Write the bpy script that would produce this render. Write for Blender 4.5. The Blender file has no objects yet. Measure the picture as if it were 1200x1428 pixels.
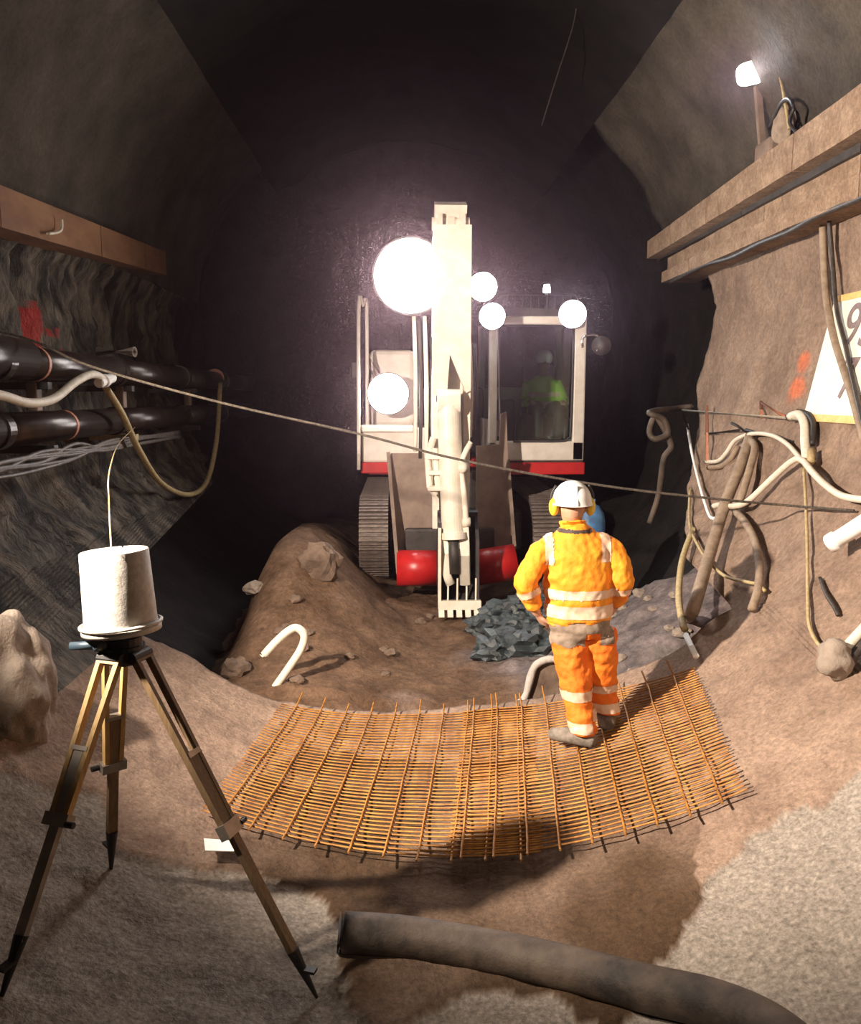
import bpy, bmesh, math, random
import numpy as np
from mathutils import Vector, Matrix, noise
random.seed(7)
PI = math.pi
sc = bpy.context.scene
COL = sc.collection

# ------------------------------------------------------------------ camera
CAM = Vector((0.0, 0.0, 2.4)); FPX = 1200.0
PITCH = math.atan(164 / 1200.0); YAW = math.atan(40 / 1211.0)
cd = bpy.data.cameras.new('camera'); cam = bpy.data.objects.new('camera', cd); COL.objects.link(cam)
cd.sensor_fit = 'VERTICAL'; cd.sensor_height = 36.0; cd.lens = FPX / 1428.0 * 36.0
cd.clip_start = 0.05; cd.clip_end = 200
cam.location = CAM; cam.rotation_euler = (PI / 2 - PITCH, 0, -YAW)
sc.camera = cam
CROT = cam.rotation_euler.to_matrix()

# ------------------------------------------------------------------ world, haze of dust in the air, exposure
w = bpy.data.worlds.new('world'); sc.world = w; w.use_nodes = True
wn = w.node_tree.nodes; bg = wn['Background']
bg.inputs[0].default_value = (0.9, 0.75, 0.6, 1); bg.inputs[1].default_value = 0.0003
vs = wn.new('ShaderNodeVolumeScatter'); vs.inputs['Color'].default_value = (1.0, 0.66, 0.76, 1)
vs.inputs['Density'].default_value = 0.0033; vs.inputs['Anisotropy'].default_value = 0.92
w.node_tree.links.new(vs.outputs[0], wn['World Output'].inputs['Volume'])
sc.view_settings.view_transform = 'Standard'; sc.view_settings.look = 'None'
sc.view_settings.gamma = 1; sc.view_settings.use_curve_mapping = False
sc.view_settings.exposure = 0.15
sc.cycles.use_denoising = True
sc.cycles.max_bounces = 5; sc.cycles.diffuse_bounces = 2; sc.cycles.glossy_bounces = 2; sc.cycles.volume_bounces = 0
sc.cycles.sample_clamp_indirect = 4.0

def spot(name, loc, target, power, angle, blend=0.3, col=(1, .86, .7), rad=0.08):
    l = bpy.data.lights.new(name, 'SPOT'); l.energy = power; l.spot_size = math.radians(angle)
    l.spot_blend = blend; l.color = col; l.shadow_soft_size = rad
    o = bpy.data.objects.new(name, l); COL.objects.link(o); o.location = loc
    o.rotation_euler = (Vector(target) - Vector(loc)).to_track_quat('-Z', 'Y').to_euler()
    return o
# site floodlight on the left ledge, then two added fill lamps behind the camera
spot('floodlight_left', (-2.93, 2.7, 3.42), (2.7, 7.0, 1.6), 3400, 89, .6, (1, .84, .70), .07)
spot('fill_behind', (2.4, -1.8, 4.2), (2.4, 3.5, 0.3), 460, 56, .9, (1, .85, .72), .2)  # unseen fill added to brighten the mesh and right foreground
spot('fill_behind_left', (-2.3, -1.5, 3.5), (-3.1, 6.6, 3.35), 480, 30, .8, (1, .86, .72), .12)  # unseen fill added to light only the left rock wall

# ------------------------------------------------------------------ measuring helpers
def ray(px, py):
    return (CROT @ Vector(((px - 600) / FPX, -(py - 714) / FPX, -1))).normalized()
def P(px, py, Y):
    d = ray(px, py); return CAM + d * (Y / d.y)
def XP(px, py, X):
    d = ray(px, py); return CAM + d * (X / d.x)
CX, CZ, R = 0.1, 3.35, 3.35
def S(px, py, off=0.0):                       # point on the lining met by a line of sight
    d = ray(px, py); r = R - off
    o = Vector((CAM.x - CX, CAM.z - CZ)); dd = Vector((d.x, d.z))
    a = dd.dot(dd); b = 2 * o.dot(dd); c = o.dot(o) - r * r
    t = (-b + math.sqrt(b * b - 4 * a * c)) / (2 * a)
    return CAM + d * t
def ring(th, Y, r=R):                         # th in degrees from the bottom, right positive
    a = math.radians(th); return Vector((CX + r * math.sin(a), Y, CZ - r * math.cos(a)))
def theta(p): return math.degrees(math.atan2(p.x - CX, CZ - p.z))
def lerp_tab(tab, x):
    if x <= tab[0][0]: return tab[0][1]
    for (a, va), (b, vb) in zip(tab, tab[1:]):
        if x <= b: return va + (vb - va) * (x - a) / (b - a)
    return tab[-1][1]
def fr(v, s, o=4): return noise.fractal(Vector(v) * s, 1.0, 2.0, o)

# ------------------------------------------------------------------ materials
MATS = {}
def mat(name, c1, c2=None, scale=8, rough=.8, bump=0.0, bscale=None, metal=0, emit=None, estr=0, attr=None, c3=None, spec=.5, detail=6, stretch=None, ramp=(.35, .65), bdist=.02, fine=None, wet=False, grain=0, gscale=70):
    if name in MATS: return MATS[name]
    m = bpy.data.materials.new(name); m.use_nodes = True; MATS[name] = m
    nt = m.node_tree; n = nt.nodes; b = n['Principled BSDF']; L = nt.links.new
    b.inputs['Roughness'].default_value = rough; b.inputs['Metallic'].default_value = metal
    b.inputs['Specular IOR Level'].default_value = spec
    b.inputs['Base Color'].default_value = (*c1, 1)
    tc = n.new('ShaderNodeTexCoord'); mp = n.new('ShaderNodeMapping'); L(tc.outputs['Object'], mp.inputs[0])
    if stretch: mp.inputs['Scale'].default_value = stretch
    if c2:
        nz = n.new('ShaderNodeTexNoise'); nz.inputs['Scale'].default_value = scale; nz.inputs['Detail'].default_value = detail
        nz.inputs['Roughness'].default_value = .65
        L(mp.outputs[0], nz.inputs['Vector'])
        cr = n.new('ShaderNodeValToRGB'); cr.color_ramp.elements[0].position = ramp[0]; cr.color_ramp.elements[1].position = ramp[1]
        cr.color_ramp.elements[0].color = (*c1, 1); cr.color_ramp.elements[1].color = (*c2, 1)
        L(nz.outputs['Fac'], cr.inputs[0]); out = cr.outputs[0]
        if attr:
            at = n.new('ShaderNodeAttribute'); at.attribute_name = attr
            mx = n.new('ShaderNodeMix'); mx.data_type = 'RGBA'; L(at.outputs['Fac'], mx.inputs['Factor'])
            L(out, mx.inputs['A'])
            cr2 = n.new('ShaderNodeValToRGB'); cr2.color_ramp.elements[0].color = (*c3[0], 1); cr2.color_ramp.elements[1].color = (*c3[1], 1)
            cr2.color_ramp.elements[0].position = .3; cr2.color_ramp.elements[1].position = .7
            nz3 = n.new('ShaderNodeTexNoise'); nz3.inputs['Scale'].default_value = fine or scale * 2.2; nz3.inputs['Detail'].default_value = 8
            L(mp.outputs[0], nz3.inputs['Vector']); L(nz3.outputs['Fac'], cr2.inputs[0]); L(cr2.outputs[0], mx.inputs['B'])
            out = mx.outputs['Result']
            if wet:
                sp_ = n.new('ShaderNodeSeparateColor'); L(at.outputs['Color'], sp_.inputs[0]); L(sp_.outputs[0], mx.inputs['Factor'])
                m2 = n.new('ShaderNodeMix'); m2.data_type = 'RGBA'; L(sp_.outputs[1], m2.inputs['Factor']); L(out, m2.inputs['A']); m2.inputs['B'].default_value = (.068, .040, .022, 1); out = m2.outputs['Result']
        if grain:
            ng = n.new('ShaderNodeTexNoise'); ng.inputs['Scale'].default_value = gscale; ng.inputs['Detail'].default_value = 5; ng.inputs['Roughness'].default_value = .75; L(mp.outputs[0], ng.inputs['Vector'])
            mr = n.new('ShaderNodeMapRange'); mr.inputs['From Min'].default_value = .3; mr.inputs['From Max'].default_value = .7; mr.inputs['To Min'].default_value = 1 - grain; mr.inputs['To Max'].default_value = 1 + grain; L(ng.outputs['Fac'], mr.inputs['Value'])
            mg = n.new('ShaderNodeMix'); mg.data_type = 'RGBA'; mg.blend_type = 'MULTIPLY'; mg.inputs['Factor'].default_value = 1; L(out, mg.inputs['A']); L(mr.outputs[0], mg.inputs['B']); out = mg.outputs['Result']
        L(out, b.inputs['Base Color'])
    if bump:
        nb = n.new('ShaderNodeTexNoise'); nb.inputs['Scale'].default_value = bscale or scale * 4; nb.inputs['Detail'].default_value = 6
        nb.inputs['Roughness'].default_value = .7
        L(mp.outputs[0], nb.inputs['Vector'])
        bp = n.new('ShaderNodeBump'); bp.inputs['Strength'].default_value = bump; bp.inputs['Distance'].default_value = bdist
        L(nb.outputs['Fac'], bp.inputs['Height']); L(bp.outputs[0], b.inputs['Normal'])
    if emit:
        b.inputs['Emission Color'].default_value = (*emit, 1); b.inputs['Emission Strength'].default_value = estr
    return m
mat('shotcrete', (.20, .135, .10), (.32, .225, .165), 2.2, .92, .55, 14, spec=.2, bdist=.04, attr='paint', c3=((.42, .15, .09), (.62, .17, .08)), fine=9, grain=.35, gscale=26)
mat('shotcrete_shaded', (.042, .034, .026), (.088, .072, .056), 1.6, .92, .5, 12, spec=.2, bdist=.04, grain=.3, gscale=26)  # darker copy of shotcrete, dimness above the ledges painted into its colour
mat('crown_shade', (.007, .006, .006), (.014, .011, .010), 3, .8, .3, 12, spec=.2)  # near-black colour stands in for the lack of light on the crown
mat('rock_left', (.012, .009, .006), (.22, .175, .13), 3.0, .7, .9, 9, spec=.4, stretch=(1, 1.8, .5), bdist=.08, attr='paint', c3=((.25, .02, .012), (.5, .03, .02)), ramp=(.42, .66))
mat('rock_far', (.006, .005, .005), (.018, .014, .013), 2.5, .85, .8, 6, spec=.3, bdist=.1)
mat('floor', (.20, .135, .10), (.32, .225, .165), 2.2, .92, .55, 14, spec=.2, attr='grey', c3=((.20, .17, .14), (.34, .295, .25)), bdist=.04, fine=55, wet=True, grain=.4, gscale=38)
mat('dirt', (.095, .055, .033), (.19, .115, .072), 2.6, .95, .9, 22, spec=.15, attr='grey', c3=((.10, .085, .085), (.27, .22, .21)), bdist=.03, grain=.4, gscale=18)
mat('beam_right', (.22, .14, .09), (.36, .25, .17), 5, .85, .5, 30, spec=.3, grain=.4, gscale=30)
mat('beam_left', (.16, .07, .03), (.26, .125, .055), 5, .8, .3, 30, stretch=(1, .3, 1))
mat('rust_wire', (.24, .09, .015), (.52, .235, .04), 20, .6, .2, 120, metal=.25)
mat('rubber_dark', (.022, .016, .012), (.11, .078, .055), 5, .65, .3, 40)
mat('steel_pipe', (.02, .013, .010), (.05, .032, .026), 6, .28, .15, 30, metal=.2)
mat('clamp', (.45, .17, .10), (.6, .28, .18), 20, .5)
mat('hose_white', (.62, .55, .44), (.75, .68, .56), 20, .55, .15, 60)
mat('hose_tan', (.36, .26, .11), (.52, .41, .22), 25, .6, .2, 60)
mat('hose_brown', (.22, .15, .10), (.36, .27, .19), 14, .7, .3, 50)
mat('cable_grey', (.06, .05, .045), (.17, .14, .12), 15, .5, .2, 80)
mat('rope', (.03, .024, .018), (.14, .11, .08), 60, .8, .6, 200)
mat('cable_black', (.025, .02, .018), (.07, .055, .045), 20, .5)
mat('bucket_white', (.52, .47, .41), (.72, .68, .62), 5, .55, .15, 50, grain=.15, gscale=40)
mat('wood', (.40, .24, .08), (.58, .38, .15), 12, .55, .1, 60, stretch=(6, 6, .5))
mat('wood_dark', (.16, .10, .05), (.26, .17, .085), 12, .6, .15, 60, stretch=(6, 6, .5))
mat('tripod_metal', (.30, .26, .22), (.42, .37, .32), 14, .4, metal=.6)
mat('black', (.012, .011, .011), (.025, .022, .02), 10, .5)
mat('instrument', (.03, .05, .07), (.06, .09, .12), 12, .4)
mat('paper', (.85, .83, .8), (.95, .93, .9), 8, .7)
mat('sign_white', (.80, .74, .62), (.88, .83, .72), 6, .6)
mat('sign_orange', (.75, .42, .12), (.85, .55, .2), 10, .6)
mat('sign_ink', (.16, .11, .11), (.24, .17, .17), 30, .6)
mat('paint_mark', (.75, .16, .07), (.62, .24, .14), 14, .8)
mat('ex_white', (.62, .55, .48), (.74, .68, .6), 6, .4, .1, 40)
mat('ex_cream', (.74, .65, .52), (.88, .81, .70), 6, .45, .15, 40)
mat('ex_red', (.42, .012, .014), (.55, .02, .02), 6, .35, .1, 30)
mat('ex_grey', (.16, .11, .085), (.26, .185, .14), 4, .6, .3, 30, metal=.1)
mat('ex_dark', (.02, .017, .016), (.05, .04, .036), 8, .55, .2, 40)
mat('track_steel', (.12, .09, .075), (.24, .19, .165), 14, .5, .4, 40, metal=.4)
mat('chrome', (.7, .7, .72), None, rough=.15, metal=1)
mat('lens_warm', (1, 1, 1), emit=(1, .93, .9), estr=60)
mat('lens_cool', (1, 1, 1), emit=(.88, .93, 1), estr=45)
mat('lens_lamp', (1, 1, 1), emit=(.93, .96, 1), estr=30)
mat('hivis_orange', (.94, .26, .012), (.99, .40, .022), 7, .75, .35, 14, bdist=.03)
mat('hivis_trouser', (.90, .17, .012), (.96, .25, .018), 7, .75, .4, 14, bdist=.03)
mat('hivis_green', (.30, .55, .03), (.42, .68, .05), 7, .75, .2, 14)
mat('reflective', (.74, .46, .30), (.82, .62, .46), 20, .4)
mat('dirty_cloth', (.20, .15, .11), (.36, .27, .20), 9, .85, .2, 30)
mat('skin', (.45, .24, .15), (.55, .31, .20), 20, .6)
mat('helmet', (.85, .83, .78), (.9, .88, .84), 6, .3)
mat('ear_yellow', (.75, .50, .03), (.85, .62, .05), 6, .4)
mat('boot', (.12, .10, .08), (.30, .25, .20), 14, .8, .4, 40)
mat('glove_dark', (.05, .035, .03), (.09, .06, .05), 14, .8)
mat('rock', (.10, .065, .045), (.22, .15, .105), 4, .9, .7, 18)
mat('rock_wet', (.012, .016, .018), (.05, .07, .075), 5, .28, .9, 14, spec=.8)
mat('rock_pale', (.22, .17, .13), (.40, .33, .27), 4, .9, .8, 16)
mat('slab_pale', (.42, .37, .33), (.58, .52, .47), 10, .85, .5, 40)
mat('blue_plastic', (.03, .10, .25), (.08, .22, .42), 8, .4, .3, 20)
def glass():
    m = bpy.data.materials.new('cab_glass'); m.use_nodes = True; n = m.node_tree.nodes; L = m.node_tree.links.new
    n.remove(n['Principled BSDF']); t = n.new('ShaderNodeBsdfTransparent'); t.inputs[0].default_value = (.72, .8, .78, 1)
    g = n.new('ShaderNodeBsdfGlossy'); g.inputs['Roughness'].default_value = .06; g.inputs[0].default_value = (.8, .9, .9, 1)
    x = n.new('ShaderNodeMixShader'); x.inputs[0].default_value = .07
    L(t.outputs[0], x.inputs[1]); L(g.outputs[0], x.inputs[2]); L(x.outputs[0], n['Material Output'].inputs[0])
    MATS['cab_glass'] = m
glass()

# ------------------------------------------------------------------ mesh helpers
WLOC = {}
def obj(name, bm, m, parent=None, smooth=False, recenter=True):
    if isinstance(bm, bpy.types.Mesh): me = bm; me.name = name
    else:
        bmesh.ops.recalc_face_normals(bm, faces=bm.faces)
        me = bpy.data.meshes.new(name); bm.to_mesh(me); bm.free()
    o = bpy.data.objects.new(name, me); COL.objects.link(o)
    if m: me.materials.append(MATS[m] if isinstance(m, str) else m)
    base = Vector((0, 0, 0))
    if recenter and len(me.vertices):
        xs = np.empty(len(me.vertices) * 3, dtype=np.float32); me.vertices.foreach_get('co', xs); xs = xs.reshape(-1, 3)
        lo = Vector(xs.min(0).tolist()); hi = Vector(xs.max(0).tolist())
        base = Vector(((lo.x + hi.x) / 2, (lo.y + hi.y) / 2, lo.z if parent is None else (lo.z + hi.z) / 2))
        me.transform(Matrix.Translation(-base))
    WLOC[o] = base
    if parent is not None: o.parent = parent; o.location = base - WLOC[parent]
    else: o.location = base
    if smooth:
        me.polygons.foreach_set('use_smooth', np.ones(len(me.polygons), dtype=bool))
    return o
def thing(name, label, cat, loc, group=None):
    o = bpy.data.objects.new(name, None); COL.objects.link(o); o.location = loc; WLOC[o] = Vector(loc)
    o.empty_display_size = .2
    return tag(o, label, cat, group)
def tag(o, label, cat=None, group=None, kind=None):
    if label: o['label'] = label
    if cat: o['category'] = cat
    if group: o['group'] = group
    if kind: o['kind'] = kind
    return o
def struct(o, label=None):
    o['kind'] = 'structure'
    if label: o['label'] = label
    return o
def basis(d, up=(0, 0, 1)):
    d = Vector(d).normalized(); u = Vector(up)
    if abs(d.dot(u)) > .98: u = Vector((0, 1, 0))
    x = d.cross(u).normalized(); y = x.cross(d).normalized(); return x, y, d
def box(bm, lo, hi, bev=0.0):
    lo = Vector(lo); hi = Vector(hi); c = (lo + hi) / 2; s = hi - lo
    r = bmesh.ops.create_cube(bm, size=1, matrix=Matrix.Translation(c) @ Matrix.Diagonal((*s, 1)))
    if bev: bmesh.ops.bevel(bm, geom=list({e for v in r['verts'] for e in v.link_edges}), offset=bev, segments=2, affect='EDGES', profile=.5)
def obox(bm, p0, p1, wx, wy, up=(0, 0, 1), bev=0.0):      # bar from p0 to p1
    p0 = Vector(p0); p1 = Vector(p1); x, y, d = basis(p1 - p0, up); L = (p1 - p0).length
    M = Matrix((x, y, d)).transposed().to_4x4(); M.translation = (p0 + p1) / 2
    r = bmesh.ops.create_cube(bm, size=1, matrix=M @ Matrix.Diagonal((wx, wy, L, 1)))
    if bev: bmesh.ops.bevel(bm, geom=list({e for v in r['verts'] for e in v.link_edges}), offset=bev, segments=2, affect='EDGES', profile=.5)
def cyl(bm, p0, p1, r0, r1=None, seg=20):
    p0 = Vector(p0); p1 = Vector(p1); x, y, d = basis(p1 - p0)
    M = Matrix((x, y, d)).transposed().to_4x4(); M.translation = (p0 + p1) / 2
    bmesh.ops.create_cone(bm, cap_ends=True, segments=seg, radius1=r0, radius2=r0 if r1 is None else r1, depth=(p1 - p0).length, matrix=M)
def smoothpath(pts, n=6):
    pts = [Vector(p) for p in pts]
    if len(pts) < 3: return pts
    out = []
    for i in range(len(pts) - 1):
        a = pts[max(i - 1, 0)]; b = pts[i]; c = pts[i + 1]; d = pts[min(i + 2, len(pts) - 1)]
        for k in range(n):
            t = k / n
            out.append(.5 * ((2 * b) + (c - a) * t + (2 * a - 5 * b + 4 * c - d) * t * t + (3 * b - a - 3 * c + d) * t ** 3))
    out.append(pts[-1]); return out
def tube(bm, pts, rad, seg=8, cap=True, up=(0, 0, 1), hollow=0):
    n = len(pts); rr = rad if isinstance(rad, (list, tuple)) else [rad] * n
    rings = []; x = None
    for i, p in enumerate(pts):
        d = (Vector(pts[min(i + 1, n - 1)]) - Vector(pts[max(i - 1, 0)])).normalized()
        if x is None: x, y, _ = basis(d, up)
        else:
            x = (x - d * x.dot(d)).normalized(); y = d.cross(x)
        e = rr[i]; a, b = (e if isinstance(e, (list, tuple)) else (e, e))
        rings.append([bm.verts.new(Vector(p) + x * a * math.cos(2 * PI * k / seg) + y * b * math.sin(2 * PI * k / seg)) for k in range(seg)])
    for A, B in zip(rings, rings[1:]):
        for k in range(seg): bm.faces.new((A[k], A[(k + 1) % seg], B[(k + 1) % seg], B[k]))
    if cap: bm.faces.new(rings[0][::-1]); bm.faces.new(rings[-1])
    return rings
def prism(bm, poly, axis, a, b):      # 2D polygon extruded along axis from a to b
    def pt(u, v, t): return {'x': (t, u, v), 'y': (u, t, v), 'z': (u, v, t)}[axis]
    A = [bm.verts.new(pt(u, v, a)) for u, v in poly]; B = [bm.verts.new(pt(u, v, b)) for u, v in poly]
    bm.faces.new(A); bm.faces.new(B[::-1]); n = len(poly)
    for i in range(n): bm.faces.new((A[i], B[i], B[(i + 1) % n], A[(i + 1) % n]))
def lathe(bm, c, prof, seg=32, closed=False):
    rings = []
    for r, z in prof: rings.append([bm.verts.new((c[0] + r * math.cos(2 * PI * k / seg), c[1] + r * math.sin(2 * PI * k / seg), c[2] + z)) for k in range(seg)])
    for A, B in zip(rings, rings[1:]):
        for k in range(seg): bm.faces.new((A[k], A[(k + 1) % seg], B[(k + 1) % seg], B[k]))
    return rings
def B_(): return bmesh.new()
def remesh(bm, voxel, iters=4, fac=.5):
    bmesh.ops.recalc_face_normals(bm, faces=bm.faces)
    me = bpy.data.meshes.new('tmp'); bm.to_mesh(me); bm.free()
    o = bpy.data.objects.new('tmp', me); COL.objects.link(o)
    r = o.modifiers.new('r', 'REMESH'); r.mode = 'VOXEL'; r.voxel_size = voxel
    if iters: s = o.modifiers.new('s', 'SMOOTH'); s.factor = fac; s.iterations = iters
    dg = bpy.context.evaluated_depsgraph_get()
    out = bpy.data.meshes.new_from_object(o.evaluated_get(dg))
    bpy.data.objects.remove(o); bpy.data.meshes.remove(me); return out
def shell_from(me, pred, off):        # faces of a mesh picked out and lifted off it
    bm = B_(); bm.from_mesh(me); bm.normal_update()
    bmesh.ops.delete(bm, geom=[f for f in bm.faces if not pred(f.calc_center_median(), f.normal)], context='FACES')
    bm.normal_update()
    for v in bm.verts: v.co += v.normal * off
    return bm
def hose(name, m, pts, r, label, cat='hose', group=None, seg=8, n=6):
    bm = B_(); tube(bm, smoothpath(pts, n), r, seg); return tag(obj(name, bm, m, smooth=True), label, cat, group)

# ------------------------------------------------------------------ THE SETTING
YEND = [(-180, 10.4), (-112, 13.5), (-60, 12.6), (-51, 11.5), (-44.5, 7.0), (-41, 6.2), (-15, 6.15), (0, 6.3), (15, 6.2), (34, 5.9), (42.5, 5.9), (45, 7.3), (50, 7.9), (60, 8.8), (75, 9.6), (90, 9.5), (100, 10.0), (112, 10.7), (180, 10.4)]
def disp(p, th):
    d = .05 * fr(p, .8, 3) + .02 * fr(p, 3.5, 3)
    if abs(th) < 50: d *= .6
    return d
def wall_extra(t, Y, k=0): return .018 + .05 * max(0, fr((t * .03, Y, 5), 1.7, 3)) + .012 * fr((t * .058, Y, 3), 5, 3)
def floor_extra(t, Y, k):
    e = .018 * (1 - k[0]) + .012 * fr((t * .058, Y, 5), 6, 3)
    a = min(1, max(0, (abs(t) - 31) / 6.5))
    if a > 0: e = e * (1 - a) + a * (wall_extra(t, Y) if t > 0 else .018 + .03 * fr(ring(t, Y), 5, 3))
    return e
def lining(name, t0, t1, nt, ny, m, y0=-3.5, mask=None, extra=None, dens=1.0):
    bm = B_(); lay = bm.verts.layers.float_color.new('grey' if name == 'floor' else 'paint'); g = []
    for i in range(nt + 1):
        th = t0 + (t1 - t0) * i / nt; ye = lerp_tab(YEND, th); row = []
        for j in range(ny + 1):
            v = (j / ny) ** dens; Y = y0 + (ye + .08 * noise.noise(Vector((th * .12, 3.1, 0))) - y0) * v
            p = ring(th, Y); d = disp(p, th)
            k = mask(th, Y) if mask else 0
            if extra: d += extra(th, Y, k)
            vt = bm.verts.new(ring(th, Y, R - d)); vt[lay] = (k[0], k[1], 0, 1) if isinstance(k, tuple) else (k, k, k, 1); row.append(vt)
        # lip of the lining: its broken end goes down to the rock
        p = row[-1].co.copy(); vt = bm.verts.new(ring(th, p.y + .02, R + .30)); row.append(vt)
        g.append(row)
    for A, B in zip(g, g[1:]):
        for j in range(len(A) - 1): bm.faces.new((A[j], A[j + 1], B[j + 1], B[j]))
    o = obj(name, bm, m, smooth=True, recenter=False); return struct(o)
def inpoly(x, y, poly):
    c = False
    for (x0, y0), (x1, y1) in zip(poly, poly[1:] + poly[:1]):
        if (y0 > y) != (y1 > y) and x < (x1 - x0) * (y - y0) / (y1 - y0) + x0: c = not c
    return c
def surf_poly(pix): return [(theta(q), q.y) for q in (S(*p) for p in pix)]
GREY = [surf_poly([(-300, 1080), (0, 1090), (130, 1110), (165, 1190), (370, 1225), (460, 1262), (470, 1330), (500, 1428), (560, 1700), (-300, 1900)]),
        surf_poly([(820, 1900), (880, 1428), (935, 1340), (985, 1255), (1040, 1185), (1120, 1120), (1150, 1130), (1200, 1085), (1500, 1060), (1500, 1900)]),
        surf_poly([(600, 1900), (570, 1428), (640, 1385), (760, 1395), (830, 1430), (850, 1900)])]
def floor_mask(th, Y):
    q = Vector((th * .058, Y, 0)); jx = 1.2 * fr(q, 3.0, 3); jy = .06 * fr(q + Vector((9, 3, 1)), 3.0, 3)
    g_ = 1.0 if any(inpoly(th + jx, Y + jy, pl) for pl in GREY) else 0.0
    return (g_, (1 - g_) * (1.0 if inpoly(th + jx, Y + jy, WET) else 0.0) * min(1, max(0, .85 + .6 * fr(q + Vector((2, 8, 4)), 1.6, 3))))
WET = surf_poly([(440, 1255), (300, 1215), (330, 1120), (420, 1040), (640, 1060), (900, 1040), (960, 1150), (990, 1250), (940, 1345), (900, 1440), (850, 1700), (600, 1700), (460, 1430)])
lining('floor', -38, 38, 230, 300, 'floor', -2.0, floor_mask, floor_extra)['label'] = 'brown dirt and grey concrete invert of the tunnel'
SPR = [(S(1128, 508), .10), (S(1118, 545), .12)]
def spray(t, Y):
    q = ring(t, Y)
    return max(min(1, max(0, 2.2 * (1 - (q - c).length / (r * (1.25 + .8 * noise.noise(q * 6)))))) for c, r in SPR)
lining('wall_right', 38, 108, 150, 300, 'shotcrete', -3.5, spray, wall_extra)['label'] = 'lit brown sprayed concrete side wall of the tunnel'
def paint(t, Y):
    q = ring(t, Y); c = XP(66, 455, -3.2); return 1.0 if (abs(q.y - c.y) < .12 + .05 * noise.noise(q * 9) and abs(q.z - c.z) < .2 + .1 * noise.noise(q * 7) or (abs(q.y - c.y - .45) < .18 * noise.noise(q * 8) + .08 and abs(q.z - c.z + .1) < .12)) else 0.0
def leftrock(t, Y, k):
    q = ring(t, Y); a = -t
    f = min(1, max(0, (a - 45) / 15)) * min(1, max(0, (98 - a) / 4))
    return .018 + f * (.16 * noise.ridged_multi_fractal(Vector((0, q.y * 2.6, q.z * .8)), .9, 2, 4, .8, 2) - .22) + .03 * fr(q, 5, 3)
lining('wall_left', -98, -38, 130, 240, 'rock_left', -3.5, paint, leftrock)['label'] = 'dark streaked rock side wall of the tunnel'
def crown(name, t0, t1, n, ye0, m, label):
    bm = B_(); g = []
    for i in range(n + 1):
        th = t0 + (t1 - t0) * i / n; row = []; ye = ye0 + .15 * noise.noise(Vector((th * .1, 0, 0)))
        for j in range(121):
            Y = -3.5 + (ye + 3.5) * j / 120; p = ring(th, Y)
            row.append(bm.verts.new(ring(th, Y, R - .10 * fr(p, .55, 3) - .03 * fr(p, 2.5, 3))))
        row.append(bm.verts.new(ring(th, ye + .05, R + .5))); g.append(row)
    for A, B in zip(g, g[1:]):
        for j in range(len(A) - 1): bm.faces.new((A[j], A[j + 1], B[j + 1], B[j]))
    struct(obj(name, bm, m, smooth=True, recenter=False), label)
crown('ceiling_right', 108, 136, 34, 11.2, 'shotcrete_shaded', 'sprayed concrete above the lit wall ledge, shade painted in')
crown('ceiling', 136, 222, 70, 15.5, 'crown_shade', 'crown of the tunnel, its darkness painted in black')
crown('ceiling_left', 222, 262, 44, 14.0, 'shotcrete_shaded', 'sprayed concrete above the timber ledge, shade painted in')

bm = B_(); g = []                                         # rough rock tube beyond the lining
for i in range(145):
    th = -180 + 360 * i / 144; row = []
    for j in range(90):
        Y = 5.6 + 11.4 * j / 89; p = ring(th, Y, 3.9); q = ring(-180 if i == 144 else th, Y, 3.9)
        row.append(bm.verts.new(ring(th, Y, 3.95 - .22 * noise.ridged_multi_fractal(q * .8, .9, 2, 4, .8, 2) * (.6 if abs(th) > 60 else 0) - .05 * fr(q, 2, 3))))
    g.append(row)
for A, B in zip(g, g[1:]):
    for j in range(89): bm.faces.new((A[j], A[j + 1], B[j + 1], B[j]))
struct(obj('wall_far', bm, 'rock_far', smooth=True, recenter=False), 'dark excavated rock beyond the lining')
bm = B_(); g = []
for i in range(60):
    row = []
    for j in range(60):
        x = -4.2 + 8.4 * i / 59; z = -.6 + 8.2 * j / 59
        row.append(bm.verts.new((CX + x, 16.5 - .5 * fr((x, 3, z), .6, 4), z)))
    g.append(row)
for A, B in zip(g, g[1:]):
    for j in range(59): bm.faces.new((A[j], A[j + 1], B[j + 1], B[j]))
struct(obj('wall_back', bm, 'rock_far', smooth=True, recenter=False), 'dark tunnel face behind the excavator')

def gz(x, Y):                                              # dug-out ground beyond the invert
    z = (x - .3) ** 2 / 7.5 - .03 if x > -.4 else .035 - .03 * (x + .4)
    e = 1 / (1 + math.exp(-(x + 1.55 + .15 * noise.noise(Vector((Y * 1.7, 4, 0)))) / .09))
    z += e * (.82 * math.exp(-((x + 1.2) / .75) ** 2 - ((Y - 9.4) / (1.6 if Y < 9.4 else 4.0)) ** 2) + .22 * math.exp(-((x + .9) / .8) ** 2 - ((Y - 8.3) / .8) ** 2))
    z -= .25 * (1 - e)
    z += .10 * math.exp(-((x - 2.2) / .6) ** 2 - ((Y - 7.6) / .8) ** 2)
    z -= .14 * math.exp(-((Y - 6.25) / .22) ** 2) * (1 if x > 1.2 else .25)
    z -= .75 / (1 + math.exp(-(x - 1.95 + .12 * noise.noise(Vector((Y * 2, 1, 0)))) / .07)) / (1 + math.exp(-(Y - 8.25 + .2 * noise.noise(Vector((x * 2, 6, 0)))) / .08))
    z += .07 * fr((x, Y, 0), 1.3, 4) + .035 * fr((x, Y, 4), 4, 4)
    if Y < 6.6: z -= .06
    return z
bm = B_(); lay = bm.verts.layers.float_color.new('grey'); g = []
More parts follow.
